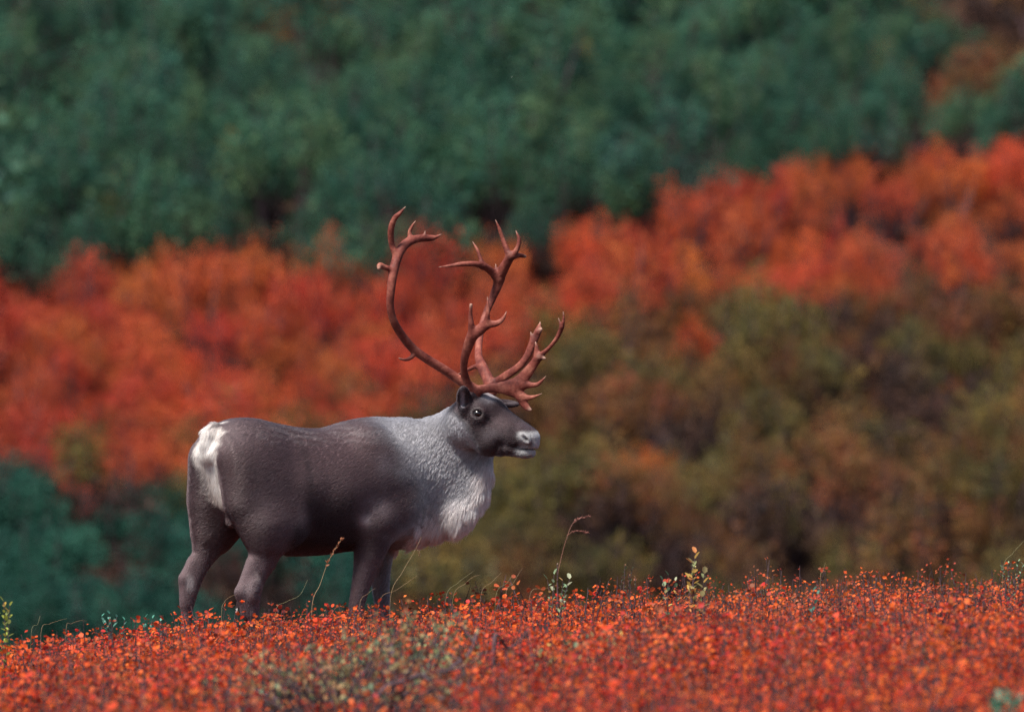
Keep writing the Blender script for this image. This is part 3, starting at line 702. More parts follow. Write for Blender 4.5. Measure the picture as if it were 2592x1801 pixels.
class Acc:
    """collects pieces with colour and material index"""
    def __init__(s): s.V, s.Q, s.C, s.M, s.n = [], [], [], [], 0
    def add(s, V, Q, C, m=0):
        s.V.append(V); s.Q.append(Q + s.n); s.n += len(V); C = np.asarray(C, float)
        s.C.append(np.tile(C, (len(V), 1)) if C.ndim == 1 else C); s.M.append(np.full(len(Q), m, np.int32))
    def arrays(s): return np.concatenate(s.V), np.concatenate(s.Q), np.concatenate(s.C), np.concatenate(s.M)
    def mesh(s, name):
        V, Q, C, M = s.arrays(); me = np_mesh(name, V, Q); set_color(me, C); me.polygons.foreach_set('material_index', M); return me

def pick(r, pal, n_):
    w_ = np.array([p[1] for p in pal], float); i = r.choice(len(pal), n_, p=w_ / w_.sum())
    return np.array([p[0] for p in pal])[i] * np.exp(r.normal(0, .18, n_))[:, None]
GREEN = [((.038, .112, .076), 5), ((.058, .150, .092), 4), ((.018, .060, .046), 4), ((.110, .165, .070), 1.8), ((.044, .100, .092), 1.5)]
DKGREEN = [((.022, .082, .060), 5), ((.032, .110, .078), 4), ((.013, .046, .040), 4)]
RED = [((.46, .078, .036), 6), ((.52, .115, .042), 5), ((.34, .058, .032), 4), ((.38, .125, .052), 2), ((.22, .052, .038), 2)]
ORANGE = [((.54, .110, .038), 5), ((.56, .15, .044), 3), ((.44, .080, .034), 3)]
BROWN = [((.190, .080, .036), 5), ((.125, .066, .036), 4), ((.23, .125, .040), 4), ((.050, .030, .024), 3), ((.26, .080, .036), 3), ((.12, .10, .042), 3)]
OLIVE = [((.135, .110, .038), 5), ((.115, .100, .042), 4), ((.24, .150, .045), 4), ((.045, .048, .030), 2.5), ((.075, .085, .050), 1.2)]
SHADE_GAP = [((.058, .032, .027), 5), ((.095, .046, .034), 3), ((.030, .028, .028), 4), ((.10, .04, .028), 1.2)]  # near-black leaf tones standing for shade between bushes
def bush_proto(seed, H_, W_, nl, ls, pal, lumps, upright=0.0, core=.15):
    r = np.random.default_rng(seed); a = Acc()
    cs, rs = [], []
    for i in range(lumps):
        t = r.uniform(0, 1) ** .7; ang = r.uniform(0, 6.283); rad = W_ / 2 * math.sqrt(r.uniform(0, 1)) * .85
        top = H_ * (1 - .55 * (rad / (W_ / 2)) ** 2) * r.uniform(.72, 1.08)
        z_ = top * (1 - .55 * (1 - t)); cs.append((rad * math.cos(ang), rad * math.sin(ang), z_)); rs.append(W_ * r.uniform(.12, .22))
    cs, rs = np.array(cs), np.array(rs)
    li = r.integers(0, lumps, nl); dirs = r.normal(size=(nl, 3)); dirs /= np.linalg.norm(dirs, axis=1, keepdims=True)
    rr_ = rs[li] * (core + (1 - core) * r.uniform(0, 1, nl) ** .45) * r.uniform(.75, 1.15, nl)
    off = dirs * rr_[:, None]; off[:, 2] *= 1 + upright
    P = cs[li] + off; P[:, 2] = np.maximum(P[:, 2], .05)
    D = dirs + r.normal(size=(nl, 3)) * .7 + np.array([0, 0, upright]); U = r.normal(size=(nl, 3)) * .7 + np.array([0, 0, 1.0])
    V, Q = leaves(P, D, U, ls * r.uniform(.6, 1.3, nl), RH)
    lc = pick(r, pal, lumps) * np.exp(r.normal(0, .22, lumps))[:, None]; C = .5 * pick(r, pal, nl) + .5 * lc[li]
    a.add(V, Q, np.repeat(C, 4, 0), 0)
    for i in range(lumps):
        b0 = np.array([cs[i, 0] * .25, cs[i, 1] * .25, -.1]); mid = cs[i] * (.6, .6, .5) + r.normal(size=3) * .04
        V, Q = twig([b0, mid, cs[i], cs[i] + (0, 0, rs[i] * .8)], [.022, .016, .010, .004]); a.add(V, Q, (.04, .025, .02), 1)
    return a
KINDS_BG = {
    'willow_bush': dict(n=8, H=1.5, W=1.4, nl=2600, ls=.044, pal=GREEN, lumps=16, up=.25),
    'dark_willow_bush': dict(n=4, H=1.35, W=1.35, nl=2200, ls=.044, pal=DKGREEN, lumps=14, up=.2),
    'dwarf_birch_bush': dict(n=6, H=.82, W=.85, nl=1800, ls=.032, pal=RED, lumps=22, up=1.1),
    'orange_birch_bush': dict(n=4, H=.8, W=.95, nl=1700, ls=.034, pal=ORANGE, lumps=14, up=.8),
    'brown_bush': dict(n=6, H=.85, W=1.0, nl=1600, ls=.036, pal=BROWN, lumps=14, up=.5),
    'olive_bush': dict(n=4, H=.85, W=1.0, nl=1600, ls=.038, pal=OLIVE, lumps=14, up=.5),
    'shade_bush': dict(n=3, H=.7, W=.9, nl=1100, ls=.038, pal=SHADE_GAP, lumps=12, up=.3),
}
proto = {}
for ki, (k, q) in enumerate(KINDS_BG.items()):
    proto[k] = [bush_proto(100 + ki * 10 + i, q['H'] * (.85 + .3 * ((i * 37) % 10) / 10), q['W'], q['nl'], q['ls'], q['pal'], q['lumps'], q['up']) for i in range(q['n'])]
def region(px, py, r):
    """which bush grows at a spot of the slope (picture coordinates of its middle)"""
    jx, jy = px + r.normal() * 28, py + r.normal() * 16
    gl = np.interp(jx, [-300, 0, 300, 500, 700, 860, 1000, 1250, 1450, 1700, 1950, 2297, 2600], [620, 605, 560, 545, 570, 600, 560, 520, 440, 400, 335, 305, 280])
    rl = np.interp(jx, [-300, 0, 90, 150, 250, 420, 700, 900, 1000, 1150, 1300, 1500, 1900, 2297, 2600], [1065, 1075, 1100, 1115, 1100, 1080, 1040, 960, 870, 780, 735, 680, 650, 620, 600])
    if jy < gl:
        if jx > 2140 and jy < 215: return 'brown_bush' if r.uniform() < .6 else 'shade_bush'
        if jx > 1950 and jy < 40: return 'olive_bush'
        if jy < 75 and (jx < 900) and r.uniform() < .6: return 'brown_bush'
        return 'willow_bush' if r.uniform() < .97 else 'olive_bush'
    if jy < rl:
        if jx < 1000 and jy > 860 and r.uniform() < np.interp(jy, [840, 1020], [.12, .6]): return 'olive_bush' if r.uniform() < .5 else 'brown_bush'
        if r.uniform() < .015: return 'shade_bush'
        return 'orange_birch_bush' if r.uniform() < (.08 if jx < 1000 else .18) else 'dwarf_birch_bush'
    if jx < 830 and jy > 1090 - .02 * jx: return 'shade_bush' if jx < 780 and jy > 1190 and r.uniform() < .3 else 'dark_willow_bush'  # dark bushes give the shade at the feet of the willows
    if math.hypot((px - 1275) / 42, (py - 800) / 28) < 1: return 'willow_bush'
    jx, jy = px, py
    for ox, oy, ow, oh in ((1440, 1005, 85, 22), (1560, 750, 40, 28), (2255, 1050, 45, 30)):
        if math.hypot((jx - ox) / ow, (jy - oy) / oh) < 1: return 'orange_birch_bush'
    if jx < 1350 and jy > 1000: return 'olive_bush' if r.uniform() < .7 else 'brown_bush'
    u = r.uniform() + .28 * float(wob(px / 90., py / 60., 1.0, 51))
    if jy > 1080 and jx > 1500: return 'shade_bush' if u < .40 else ('brown_bush' if u < .8 else 'olive_bush')
    return 'shade_bush' if u < .2 else 'brown_bush' if u < .76 else 'olive_bush'
LABELS_BG = {
    'willow_bush': ('teal green leafy willow bush in the blurred thicket across the upper slope', 'green willows on the upper slope'),
    'dark_willow_bush': ('dark green willow bush at the foot of the slope behind the hind legs', 'dark willows at the foot of the slope'),
    'dwarf_birch_bush': ('blurred scarlet bush in the red band across the middle of the slope', 'scarlet bushes on the slope'),
    'orange_birch_bush': ('blurred orange red bush glowing brighter than its neighbours on the slope', 'orange bushes on the slope'),
    'brown_bush': ('blurred rusty brown bush on the autumn slope', 'rusty brown bushes on the slope'),
    'olive_bush': ('blurred olive yellow bush on the autumn slope', 'olive bushes on the slope'),
    'shade_bush': ('small dark bush standing in for shade among the other slope bushes', 'dark bushes standing in for shade on the slope'),
}
def where(px, py):
    col = 'at the left edge' if px < 330 else 'above the rump' if px < 720 else 'behind the antlers' if px < 1320 else 'right of the antlers' if px < 1800 else 'towards the right edge'
    if py > 950: col = 'at the left edge' if px < 330 else 'behind the hindquarters' if px < 720 else 'behind the chest and mane' if px < 1150 else 'right of the muzzle' if px < 1600 else 'above the right half of the crest' if px < 2000 else 'at the right edge'
    row = 'along the top' if py < 140 else 'high up' if py < 330 else 'halfway up' if py < 560 else 'at antler height' if py < 760 else 'at head height' if py < 950 else 'at body height' if py < 1150 else 'low down'
    return row + ' ' + col
LOOK = {'willow_bush': 'teal green leafy willow bush', 'dark_willow_bush': 'dark green willow bush', 'dwarf_birch_bush': 'blurred scarlet bush', 'orange_birch_bush': 'bright orange red bush',
        'brown_bush': 'rusty brown bush', 'olive_bush': 'olive yellow bush', 'shade_bush': 'dark bush standing in for shade'}
meshes = {k: [a.mesh(k) for a in v] for k, v in proto.items()}
for k in meshes:
    for m in meshes[k]: m.materials.append(M_leaf_bg); m.materials.append(M_bark)
r = np.random.default_rng(5)
spots = []
yy = 88.0
while yy < 134:
    sp = .66 if 96 < yy < 113 else .78 if yy < 113 else .95
    half = .0625 * yy + 7.0
    xx = -half + r.uniform(0, sp)
    while xx < half:
        x_, y_ = xx + r.normal() * .28, yy + r.normal() * .30
        z_ = float(land(x_, y_)); px_ = CX + PXM * DIST * x_ / y_; py_ = CY - PXM * DIST * (z_ + .72) / y_
        gap = wob(x_, y_, 1.1, 41) + .5 * r.normal() > .95
        spots.append((x_, y_, z_, px_, py_, bool(gap)))
        xx += sp * (1.0 + .12 * r.normal())
    yy += sp * .95
used, rest = {}, {}
for x_, y_, z_, px_, py_, gp in sorted(spots, key=lambda q: q[1]):
    k = region(px_, py_, r)
    if gp and k not in ('dwarf_birch_bush', 'orange_birch_bush'): k = 'shade_bush'  # gaps filled with bushes coloured dark as shade
    vi = int(r.integers(len(meshes[k]))); rz, sc = r.uniform(0, 6.283), float(np.clip(np.exp(r.normal(0, .24)), .55, 1.6))
    if k == 'dark_willow_bush': sc = min(sc, 1.1)
    inview = -60 < px_ < 2357 and -70 < py_ < 1470
    if inview and used.get(k, 0) < 300:
        used[k] = used.get(k, 0) + 1
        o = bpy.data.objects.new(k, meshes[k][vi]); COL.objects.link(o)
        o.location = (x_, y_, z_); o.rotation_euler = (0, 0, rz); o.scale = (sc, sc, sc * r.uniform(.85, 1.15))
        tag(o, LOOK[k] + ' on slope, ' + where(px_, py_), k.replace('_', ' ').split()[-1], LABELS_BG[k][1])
    else: rest.setdefault(k, []).append((x_, y_, z_, vi, rz, sc))
print('BUSHES', used, {k: len(v) for k, v in rest.items()})
for k, L_ in rest.items():
    a = Acc(); 
    for x_, y_, z_, vi, rz, sc in L_:
        V, Q, C, M = proto[k][vi].arrays()
        # thinned copy: every third leaf, enlarged
        lv = (M == 0); nl = lv.sum(); keep = np.arange(0, nl, 7)
        Vl = V[:nl * 4].reshape(nl, 4, 3)[keep]; cen = Vl.mean(1, keepdims=True); Vl = cen + (Vl - cen) * 2.3
        c_, s_ = math.cos(rz) * sc, math.sin(rz) * sc
        W_ = Vl.reshape(-1, 3) @ np.array([[c_, s_, 0], [-s_, c_, 0], [0, 0, sc]]) + (x_, y_, z_)
        a.add(W_, np.arange(len(W_)).reshape(-1, 4), C[:nl * 4].reshape(nl, 4, 3)[keep].reshape(-1, 3) * np.exp(r.normal(0, .12)))
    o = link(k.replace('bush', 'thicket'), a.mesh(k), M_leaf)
    tag(o, 'mass of ' + LABELS_BG[k][1].replace(' on the', ' further up and beside the').replace(' at the foot of the', ' beside the') , 'thicket', kind='stuff')
# ---------------------------------------------------------------- the red shrub carpet in front
FRED = [((.60, .060, .018), 6), ((.66, .12, .020), 5), ((.50, .030, .022), 5), ((.30, .020, .022), 4), ((.62, .16, .028), 1.2), ((.14, .045, .03), 2.5)]
FDULL = [((.34, .060, .030), 5), ((.22, .032, .026), 4), ((.42, .11, .035), 3), ((.15, .07, .03), 3), ((.10, .09, .04), 1.6), ((.50, .06, .025), 2)]
FORG = [((.68, .11, .022), 5), ((.70, .16, .03), 3), ((.55, .06, .02), 4), ((.34, .04, .02), 2)]
def sprig_proto(seed, H_, nb, nleaf, ls, tmpl=LEAF):
    """one upright dwarf birch sprig: leaf points + stems (unit colour picked later)"""
    r = np.random.default_rng(seed); Vs, Qs, n0 = [], [], 0; P, D = [], []
    for b in range(nb):
        ang = r.uniform(0, 6.283); lean = r.uniform(.05, .5); h = H_ * r.uniform(.62, 1.05) if b else H_
        base = np.array([r.normal() * .02, r.normal() * .02, -.02]); tip = np.array([math.cos(ang) * lean * h * .7, math.sin(ang) * lean * h * .7, h])
        mid = base * .5 + tip * .5 + r.normal(size=3) * .018; pts = np.array([base, mid, tip])
        V, Q = twig(pts, [.0032, .0024, .001]); Vs.append(V); Qs.append(Q + n0); n0 += len(V)
        nl = nleaf // nb
        for i in range(nl):
            t = 1 - r.uniform(0, 1) ** 1.25 * .62; p = (1 - t) ** 2 * base + 2 * t * (1 - t) * mid + t * t * tip
            a2 = r.uniform(0, 6.283); d = np.array([math.cos(a2), math.sin(a2), r.uniform(-.1, .9)])
            P.append(p + d * r.uniform(.002, .022)); D.append(d)
    P, D = np.array(P), np.array(D); U = r.normal(size=P.shape) * .55 + np.array([0, -.25, .8])
    V, Q = leaves(P, D, U, ls * r.uniform(.65, 1.2, len(P)), tmpl)
    return V, Q, len(P), np.concatenate(Vs), np.concatenate(Qs)
sp_near = [sprig_proto(300 + i, .235 * (.85 + .035 * i), 4 + i % 3, 36, .0175) for i in range(10)]
sp_fine = [sprig_proto(340 + i, .225 * (.85 + .035 * i), 5 + i % 3, 52, .0128, RH * (.85, 1, 1)) for i in range(8)]
r = np.random.default_rng(21)
def carpet(y0, y1, dens, hw, keep=lambda x, y: True):
    area = (y1 - y0) * hw * 2; n_ = int(area * dens)
    return r.uniform(-hw, hw, n_), r.uniform(y0, y1, n_)
pts = [carpet(36.0, 40.6, 122, 3.1), carpet(31, 36, 98, 2.85), carpet(25.2, 31, 82, 2.5), carpet(40.6, 43.5, 45, 3.4)]
X_, Y_ = np.concatenate([p[0] for p in pts]), np.concatenate([p[1] for p in pts])
patch = wob(X_, Y_, 1.1, 31) + .5 * wob(X_, Y_, 3.1, 32); thin = wob(X_, Y_, 2.2, 33) + .4 * wob(X_, Y_, 6, 34)
bare = (np.exp(-(((X_ + .60) / .52) ** 2 + ((Y_ - 31.6) / 2.0) ** 2)) > .35) & (r.uniform(size=len(X_)) < .8)
keep = (~bare) & ~((thin > .7) & (r.uniform(size=len(X_)) < .65))
X_, Y_, patch = X_[keep], Y_[keep], patch[keep]
Z_ = land(X_, Y_)
a = Acc(); aw = Acc()
for i in range(len(X_)):
    fine = r.uniform() < np.clip(.32 + .45 * sstep(-.2, 1.2, X_[i]) * (Y_[i] > 35) + .25 * wob(X_[i], Y_[i], 1.6, 61), 0, .85)
    V, Q, nl, SV, SQ = (sp_fine if fine else sp_near)[r.integers(8)]
    rz, sc = r.uniform(0, 6.283), float(np.clip(np.exp(r.normal(-.10, .22)), .45, 1.4)) * (1 + .12 * patch[i])
    c_, s_ = math.cos(rz) * sc, math.sin(rz) * sc; R = np.array([[c_, s_, 0], [-s_, c_, 0], [0, 0, sc]]); off = (X_[i], Y_[i], Z_[i])
    dull = (X_[i] > .5) * (Y_[i] > 36.8) * .38 + .15 + .12 * fine
    u = r.uniform() - .16 * patch[i]
    pal = FDULL if u < dull else FORG if u > .72 else FRED
    C = np.minimum((.5 * pick(r, pal, nl) + .5 * pick(r, pal, 1)) * 1.15, .8)
    a.add(V @ R + off, Q, np.repeat(C, len(V) // nl, 0), 0); aw.add(SV @ R + off, SQ, (.05, .03, .035), 0)
o = link('dwarf_birch_leaves', a.mesh('dwarf_birch_leaves'), M_leaf); tag(o, 'carpet of small scarlet and orange dwarf birch leaves covering the near ground', 'ground cover', kind='stuff')
o = link('dwarf_birch_stems', aw.mesh('dwarf_birch_stems'), M_bark); tag(o, 'thin dark stems of the red dwarf birch carpet', 'ground cover', kind='stuff')
print('SPRIGS', len(X_))
# ---------------------------------------------------------------- single plants standing out of the carpet
n = NT('straw'); at = n.n('Attribute', attribute_name='tint')
p = n.n('BsdfPrincipled', {'Base Color': at.outputs['Color'], 'Roughness': .5}); M_straw = n.done(p.outputs[0])
def curve(pts, m=6):
    pts = np.asarray(pts, float); t = np.arange(len(pts), dtype=float); tq = np.linspace(0, len(pts) - 1, (len(pts) - 1) * m + 1)
    return np.stack([cub(tq, t, pts[:, c]) for c in range(3)], 1)
def plant_root(px, py, Y):
    b = world_at(px, py, Y); z_ = float(land(b.x, Y)) - .01
    return np.array([b.x, Y, z_])
def local_pts(root, pts, Y, depth=0.0):
    out = [np.zeros(3)]
    for i, (px, py) in enumerate(pts):
        q = np.array(world_at(px, py, Y + depth * i / max(1, len(pts) - 1))); out.append(q - root)
    return np.array(out)
def grass(label, stems, Y, col=(.30, .20, .10), r0=.0017, head=None, group=None, name='tall_grass', depth=.1, seed=0):
    """stems: picture paths; head: (stem index, start share, colour, size)"""
    r = np.random.default_rng(seed + 900); first = stems[0][0]
    root = plant_root(first[0], first[1], Y); e = empty(name, root)
    tag(e, label, 'grass', group)
    for si, st_ in enumerate(stems):
        lp = local_pts(root, st_, Y, depth); lp = lp if si == 0 else lp[1:]
        c = curve(lp); a = Acc(); V, Q = twig(c, np.linspace(r0, r0 * .45, len(c)), 4); a.add(V, Q, col)
        link('stem', a.mesh('stem'), M_straw, e)
    if head:
        for hi, (si, t0, hcol, hs) in enumerate(head):
            c = curve(local_pts(root, stems[si], Y, depth)[(0 if si == 0 else 1):]); n0 = int(len(c) * t0); seg = c[n0:]
            k = max(10, len(seg) * 4); t = np.sort(r.uniform(0, 1, k)) * (len(seg) - 1); i0 = np.minimum(t.astype(int), len(seg) - 2)
            P = seg[i0] + (seg[i0 + 1] - seg[i0]) * (t - i0)[:, None]; T = seg[i0 + 1] - seg[i0]; T /= np.linalg.norm(T, axis=1, keepdims=True)
            D = T + r.normal(size=(k, 3)) * .35; a = Acc()
            V, Q = leaves(P, D, r.normal(size=(k, 3)), hs * r.uniform(.7, 1.2, k), RH * (.45, 1, 1)); a.add(V, Q, np.repeat(np.array(hcol)[None] * np.exp(r.normal(0, .2, (k, 1))), 4, 0))
            link('seed_head', a.mesh('seed_head'), M_leaf, e)
    return e
grass('tall straw grass stem with a reddish seed head in front of the belly', [[(700, 1360), (718, 1310), (738, 1255), (768, 1205)]], 39.0, head=[(0, .66, (.30, .11, .055), .018)], r0=.0016)
grass('pale bent grass stem rising beside the front legs under the mane', [[(876, 1340), (903, 1282), (930, 1235), (946, 1203)], [(932, 1232), (938, 1236), (941, 1246)]], 39.0, head=[(1, .3, (.42, .30, .16), .012)], r0=.0011, seed=1)
grass('blurred pinkish grass with two drooping heads right of the mane', [[(1250, 1310), (1258, 1255), (1274, 1198), (1290, 1168), (1322, 1156)], [(1272, 1200), (1290, 1190), (1318, 1193)]], 41.6, (.22, .09, .06), head=[(0, .74, (.36, .16, .13), .016), (1, .3, (.36, .16, .13), .016)], r0=.0019, seed=2)
thin = [
    ('thin stem arching over the shrubs right of the near hind leg', [(618, 1374), (640, 1350), (672, 1334), (690, 1300)]),
    ('thin dry stem touching the hock of the near hind leg', [(497, 1378), (503, 1350), (516, 1338), (531, 1332)]),
    ('long fine grass blade slanting across the far front leg', [(850, 1352), (890, 1322), (936, 1290)]),
    ('leftmost fine blade in the grass tuft between legs and green sprig', [(1000, 1342), (1028, 1306), (1062, 1280)]),
    ('second fine blade in the grass tuft, bent at its tip', [(1016, 1342), (1044, 1308), (1060, 1294), (1078, 1288)]),
    ('middle fine blade in the grass tuft below the mane', [(1078, 1338), (1104, 1304), (1124, 1284)]),
    ('fine reddish blade right of the middle of the grass tuft', [(1112, 1338), (1136, 1308), (1150, 1290)]),
    ('tallest fine blade at the right end of the grass tuft', [(1134, 1336), (1152, 1306), (1172, 1272)]),
    ('low green blade leaning towards the green leaved sprig', [(1188, 1336), (1222, 1320), (1252, 1310)]),
    ('thin dry blade at the right edge of the picture', [(2250, 1278), (2272, 1240), (2299, 1210)]),
    ('short pale blade among the shrubs at the far left', [(92, 1418), (112, 1398), (150, 1386)]),
    ('arched pale blade left of the far hind leg', [(148, 1412), (160, 1398), (180, 1391), (196, 1392)]),
    ('fine upright blade at the left end of the shrub crest', [(70, 1420), (84, 1400), (90, 1380)]),
    ('fine blade bent right just left of the far front leg', [(806, 1360), (826, 1330), (842, 1318)]),
    ('thin reddish blade standing on the right half of the crest', [(1840, 1300), (1846, 1282), (1851, 1262)]),
]
for i, (lab, st_) in enumerate(thin):
    grass(lab, [st_], 39.2 + .1 * (i % 4), (.34, .22, .12) if i % 3 else (.26, .24, .12), r0=.0008, group='fine grass blades in the shrubs', name='fine_grass', seed=10 + i)

def sprig(name, label, cat, px, py, Y, stems, pal, nl, ls, tmpl=None, seed=0, bark=(.07, .04, .04), group=None, rad=.0035, spread=.3, low=.3):
    """stems: picture tips; leaves set round each stem"""
    r = np.random.default_rng(seed + 500); root = plant_root(px, py, Y); e = empty(name, root); tag(e, label, cat, group)
    for (tx, ty) in stems:
        tip = np.array(world_at(tx, ty, Y + r.uniform(-.06, .06))) - root
        mid = tip * (.45, .5, .55) + r.normal(size=3) * .012; c = curve([np.zeros(3), mid, tip], 5)
        a = Acc(); V, Q = twig(c, np.linspace(rad, rad * .4, len(c)), 5); a.add(V, Q, bark); link('stem', a.mesh('stem'), M_bark, e)
        t = (low + (1 - low) * np.linspace(0, 1, nl)) * (len(c) - 1); i0 = np.minimum(t.astype(int), len(c) - 2)
        P = c[i0] + (c[i0 + 1] - c[i0]) * (t - i0)[:, None]
        ang = np.arange(nl) * 2.4 + r.uniform(0, 6); up = np.linspace(.25, 1.2, nl) * (1 - spread) + .2
        D = np.stack([np.cos(ang), np.sin(ang), up], 1) + r.normal(size=(nl, 3)) * .15
        U = np.stack([-np.cos(ang), -np.sin(ang), np.full(nl, 1.2)], 1)
        C = pick(r, pal, nl); T = LEAF * (.62, 1, 1) if tmpl is None else tmpl
        for j in range(nl):
            V, Q = leaves(P[j:j + 1], D[j:j + 1], U[j:j + 1], np.array([ls * r.uniform(.7, 1.15)]), T)
            aa = Acc(); aa.add(V, Q, C[j]); link('leaf', aa.mesh('leaf'), M_leaf, e)
    return e
PALE = [((.30, .42, .24), 4), ((.20, .34, .20), 4), ((.42, .46, .30), 2), ((.40, .24, .10), 1.5)]
YEL = [((.55, .36, .10), 4), ((.48, .42, .20), 3), ((.30, .34, .16), 2), ((.55, .22, .08), 2)]
DKG = [((.05, .085, .045), 4), ((.09, .11, .05), 3), ((.14, .07, .035), 2)]
TEAL = [((.10, .34, .26), 4), ((.16, .40, .32), 3), ((.07, .22, .17), 3)]
sprig('willow_sprig', 'pale green round leaved sprig beside the dry spike on the crest', 'plant', 1245, 1330, 38.6, [(1228, 1298), (1243, 1288), (1262, 1302), (1278, 1298), (1270, 1318)], PALE, 8, .034, seed=1)
e = sprig('dry_spike', 'dry brown upright flower spike behind the pale green sprig', 'plant', 1254, 1330, 38.7, [(1250, 1266)], [((.20, .13, .10), 1)], 16, .014, seed=2, rad=.006, spread=.1)
sprig('willow_sprig', 'tall sprig with starry yellow leaves, highest on the crest', 'plant', 1566, 1325, 38.2, [(1560, 1240), (1552, 1262), (1580, 1286), (1545, 1296)], YEL, 10, .043, seed=3, bark=(.05, .025, .02), rad=.005, low=.45)
sprig('willow_sprig', 'low silvery green sprig left of the tall yellow leaved sprig', 'plant', 1500, 1330, 38.3, [(1500, 1290), (1486, 1300), (1515, 1302)], PALE + YEL, 8, .032, seed=4)
sprig('dark_green_sprig', 'dark green bushy sprig with tiny leaves on the crest', 'plant', 1408, 1330, 38.9, [(1402, 1268), (1418, 1275), (1410, 1285), (1425, 1295), (1396, 1292)], DKG, 18, .017, seed=5)
sprig('dark_green_sprig', 'dark green sprig with tiny leaves near the right edge of the crest', 'plant', 2270, 1290, 38.8, [(2262, 1262), (2285, 1258), (2248, 1272), (2295, 1265)], DKG + PALE, 16, .018, seed=6)
sprig('teal_sprig', 'bluish green sprig left of the far hind leg', 'plant', 250, 1410, 40.9, [(228, 1382), (246, 1376), (262, 1384), (280, 1390)], TEAL, 9, .030, seed=7)
sprig('teal_sprig', 'small bluish green sprig close beside the far hind leg', 'plant', 335, 1405, 40.8, [(325, 1384), (342, 1386), (360, 1392)], TEAL, 8, .026, seed=8)
sprig('yellow_green_sprig', 'yellow green leafy sprig cut by the left edge', 'plant', 4, 1425, 37.4, [(8, 1348), (22, 1358), (-12, 1345), (14, 1380)], [((.34, .40, .08), 4), ((.45, .30, .06), 2), ((.26, .32, .10), 3)], 13, .034, seed=9)
sprig('teal_sprig', 'tiny turquoise leaved sprig in the red shrubs on the right', 'plant', 1828, 1350, 36.9, [(1824, 1326), (1834, 1332)], TEAL, 6, .030, seed=10)
sprig('teal_sprig', 'blurred green sprig at the bottom right corner', 'plant', 2255, 1620, 28.2, [(2240, 1560), (2262, 1556), (2285, 1570), (2225, 1575)], [((.09, .26, .17), 4), ((.14, .32, .22), 3)], 16, .045, seed=11)
sprig('cotton_flower', 'tiny white tufted flower at the hoof of the near hind leg', 'flower', 532, 1400, 38.6, [(532, 1366)], [((.85, .85, .82), 1)], 9, .010, seed=12, rad=.0015, low=.93, bark=(.2, .25, .15))
# taller fuzzy willow clumps in front, out of focus
OLV = [((.32, .25, .12), 4), ((.42, .24, .12), 4), ((.18, .25, .15), 3), ((.10, .06, .06), 4), ((.36, .12, .06), 1.5)]
GRN = [((.22, .30, .14), 4), ((.34, .34, .18), 3), ((.14, .24, .15), 3), ((.42, .20, .08), 1.5)]
def fore_bush(label, px, py, Y, w_, h, pal, seed, ntw=46, nl=11, ls=.026):
    r = np.random.default_rng(seed + 700); root = plant_root(px, py, Y); e = empty('willow_shrub', root); tag(e, label, 'shrub', 'blurred low willow shrubs in front')
    at_, al = Acc(), Acc()
    for i in range(ntw):
        ang = r.uniform(0, 6.283); rad = w_ / 2 * math.sqrt(r.uniform(0, 1)); hh = h * (1 - .45 * (rad / (w_ / 2)) ** 2) * r.uniform(.6, 1.1)
        tip = np.array([math.cos(ang) * rad, math.sin(ang) * rad, hh]); mid = tip * (.5, .5, .5) + r.normal(size=3) * .03
        c = curve([tip * (.25, .25, 0), mid, tip], 4); V, Q = twig(c, np.linspace(.006, .0015, len(c)), 4); at_.add(V, Q, (.05, .03, .04))
        P = c[r.integers(len(c) * 2 // 3, len(c), nl)] + r.normal(size=(nl, 3)) * .018
        V, Q = leaves(P, r.normal(size=(nl, 3)) * .6 + (0, 0, .7), r.normal(size=(nl, 3)), ls * r.uniform(.6, 1.2, nl), LEAF * (.65, 1, 1))
        al.add(V, Q, np.repeat(pick(r, pal, nl), 6, 0))
    link('twigs', at_.mesh('twigs'), M_bark, e); f = link('foliage', al.mesh('foliage'), M_leaf, e); f['kind'] = 'stuff'
    return e
fore_bush('broad olive willow shrub with dark bare twigs, largest in the foreground', 770, 1560, 32.2, 1.2, .42, OLV, 1, 170, 8)
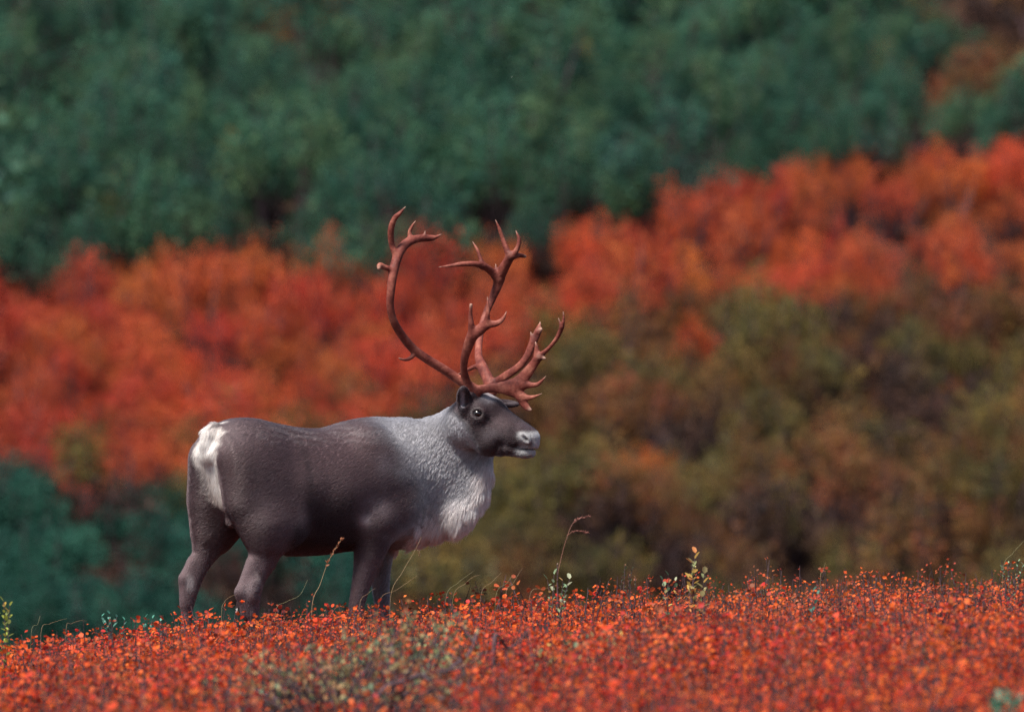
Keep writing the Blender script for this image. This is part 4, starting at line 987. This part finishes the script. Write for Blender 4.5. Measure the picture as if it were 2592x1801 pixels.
fore_bush('grey green willow shrub right of the largest olive shrub', 915, 1500, 33.4, .8, .40, OLV + GRN, 2, 70)
fore_bush('small yellow green willow tuft standing nearest below the front legs', 945, 1450, 35.2, .28, .30, GRN, 3, 18)
fore_bush('grey green tuft below the near front leg', 820, 1450, 35.0, .30, .27, GRN + OLV, 4, 16)
fore_bush('pale sandy tuft in the red carpet below the green crest sprig', 1320, 1480, 34.2, .55, .27, OLV + YEL, 5, 26)
fore_bush('dark twiggy shrub right of the olive shrubs', 1080, 1560, 31.2, .65, .24, [((.12, .07, .07), 3), ((.30, .10, .05), 2), ((.22, .18, .13), 2)], 6, 40, 8)
def dead_branch(label, path, Y, r0):
    root = plant_root(path[0][0], path[0][1], Y); e = empty('bare_branch', root); tag(e, label, 'branch', 'bare branches in the carpet')
    c = curve(local_pts(root, path, Y, .3)); a = Acc(); V, Q = twig(c, np.linspace(r0, r0 * .35, len(c)), 6); a.add(V, Q, (.05, .03, .04)); link('main_stem', a.mesh('main_stem'), M_bark, e)
    r = np.random.default_rng(int(path[0][0]))
    for k in (len(c) // 2, len(c) * 2 // 3, len(c) * 5 // 6):
        d = r.normal(size=3) * .06 + (0, 0, .07); a = Acc(); V, Q = twig(curve([c[k], c[k] + d * .6, c[k] + d * 1.1 + (0, 0, .03)], 3), np.linspace(r0 * .5, r0 * .2, 7), 4); a.add(V, Q, (.05, .03, .04)); link('twig', a.mesh('twig'), M_bark, e)
dead_branch('dark bare branch curving up right of the olive shrubs', [(985, 1520), (1020, 1492), (1048, 1470), (1062, 1445), (1066, 1420)], 32.6, .011)
dead_branch('dark bare branch lying in the red carpet below the crest sprig', [(1110, 1430), (1140, 1455), (1180, 1475), (1225, 1488)], 33.2, .010)
dead_branch('low dark branch crossing the foot of the olive shrub', [(850, 1560), (910, 1525), (970, 1508), (1030, 1500)], 31.8, .012)
dead_branch('forked dark twig standing in the largest olive shrub', [(870, 1500), (882, 1470), (876, 1440), (890, 1410)], 33.0, .008)
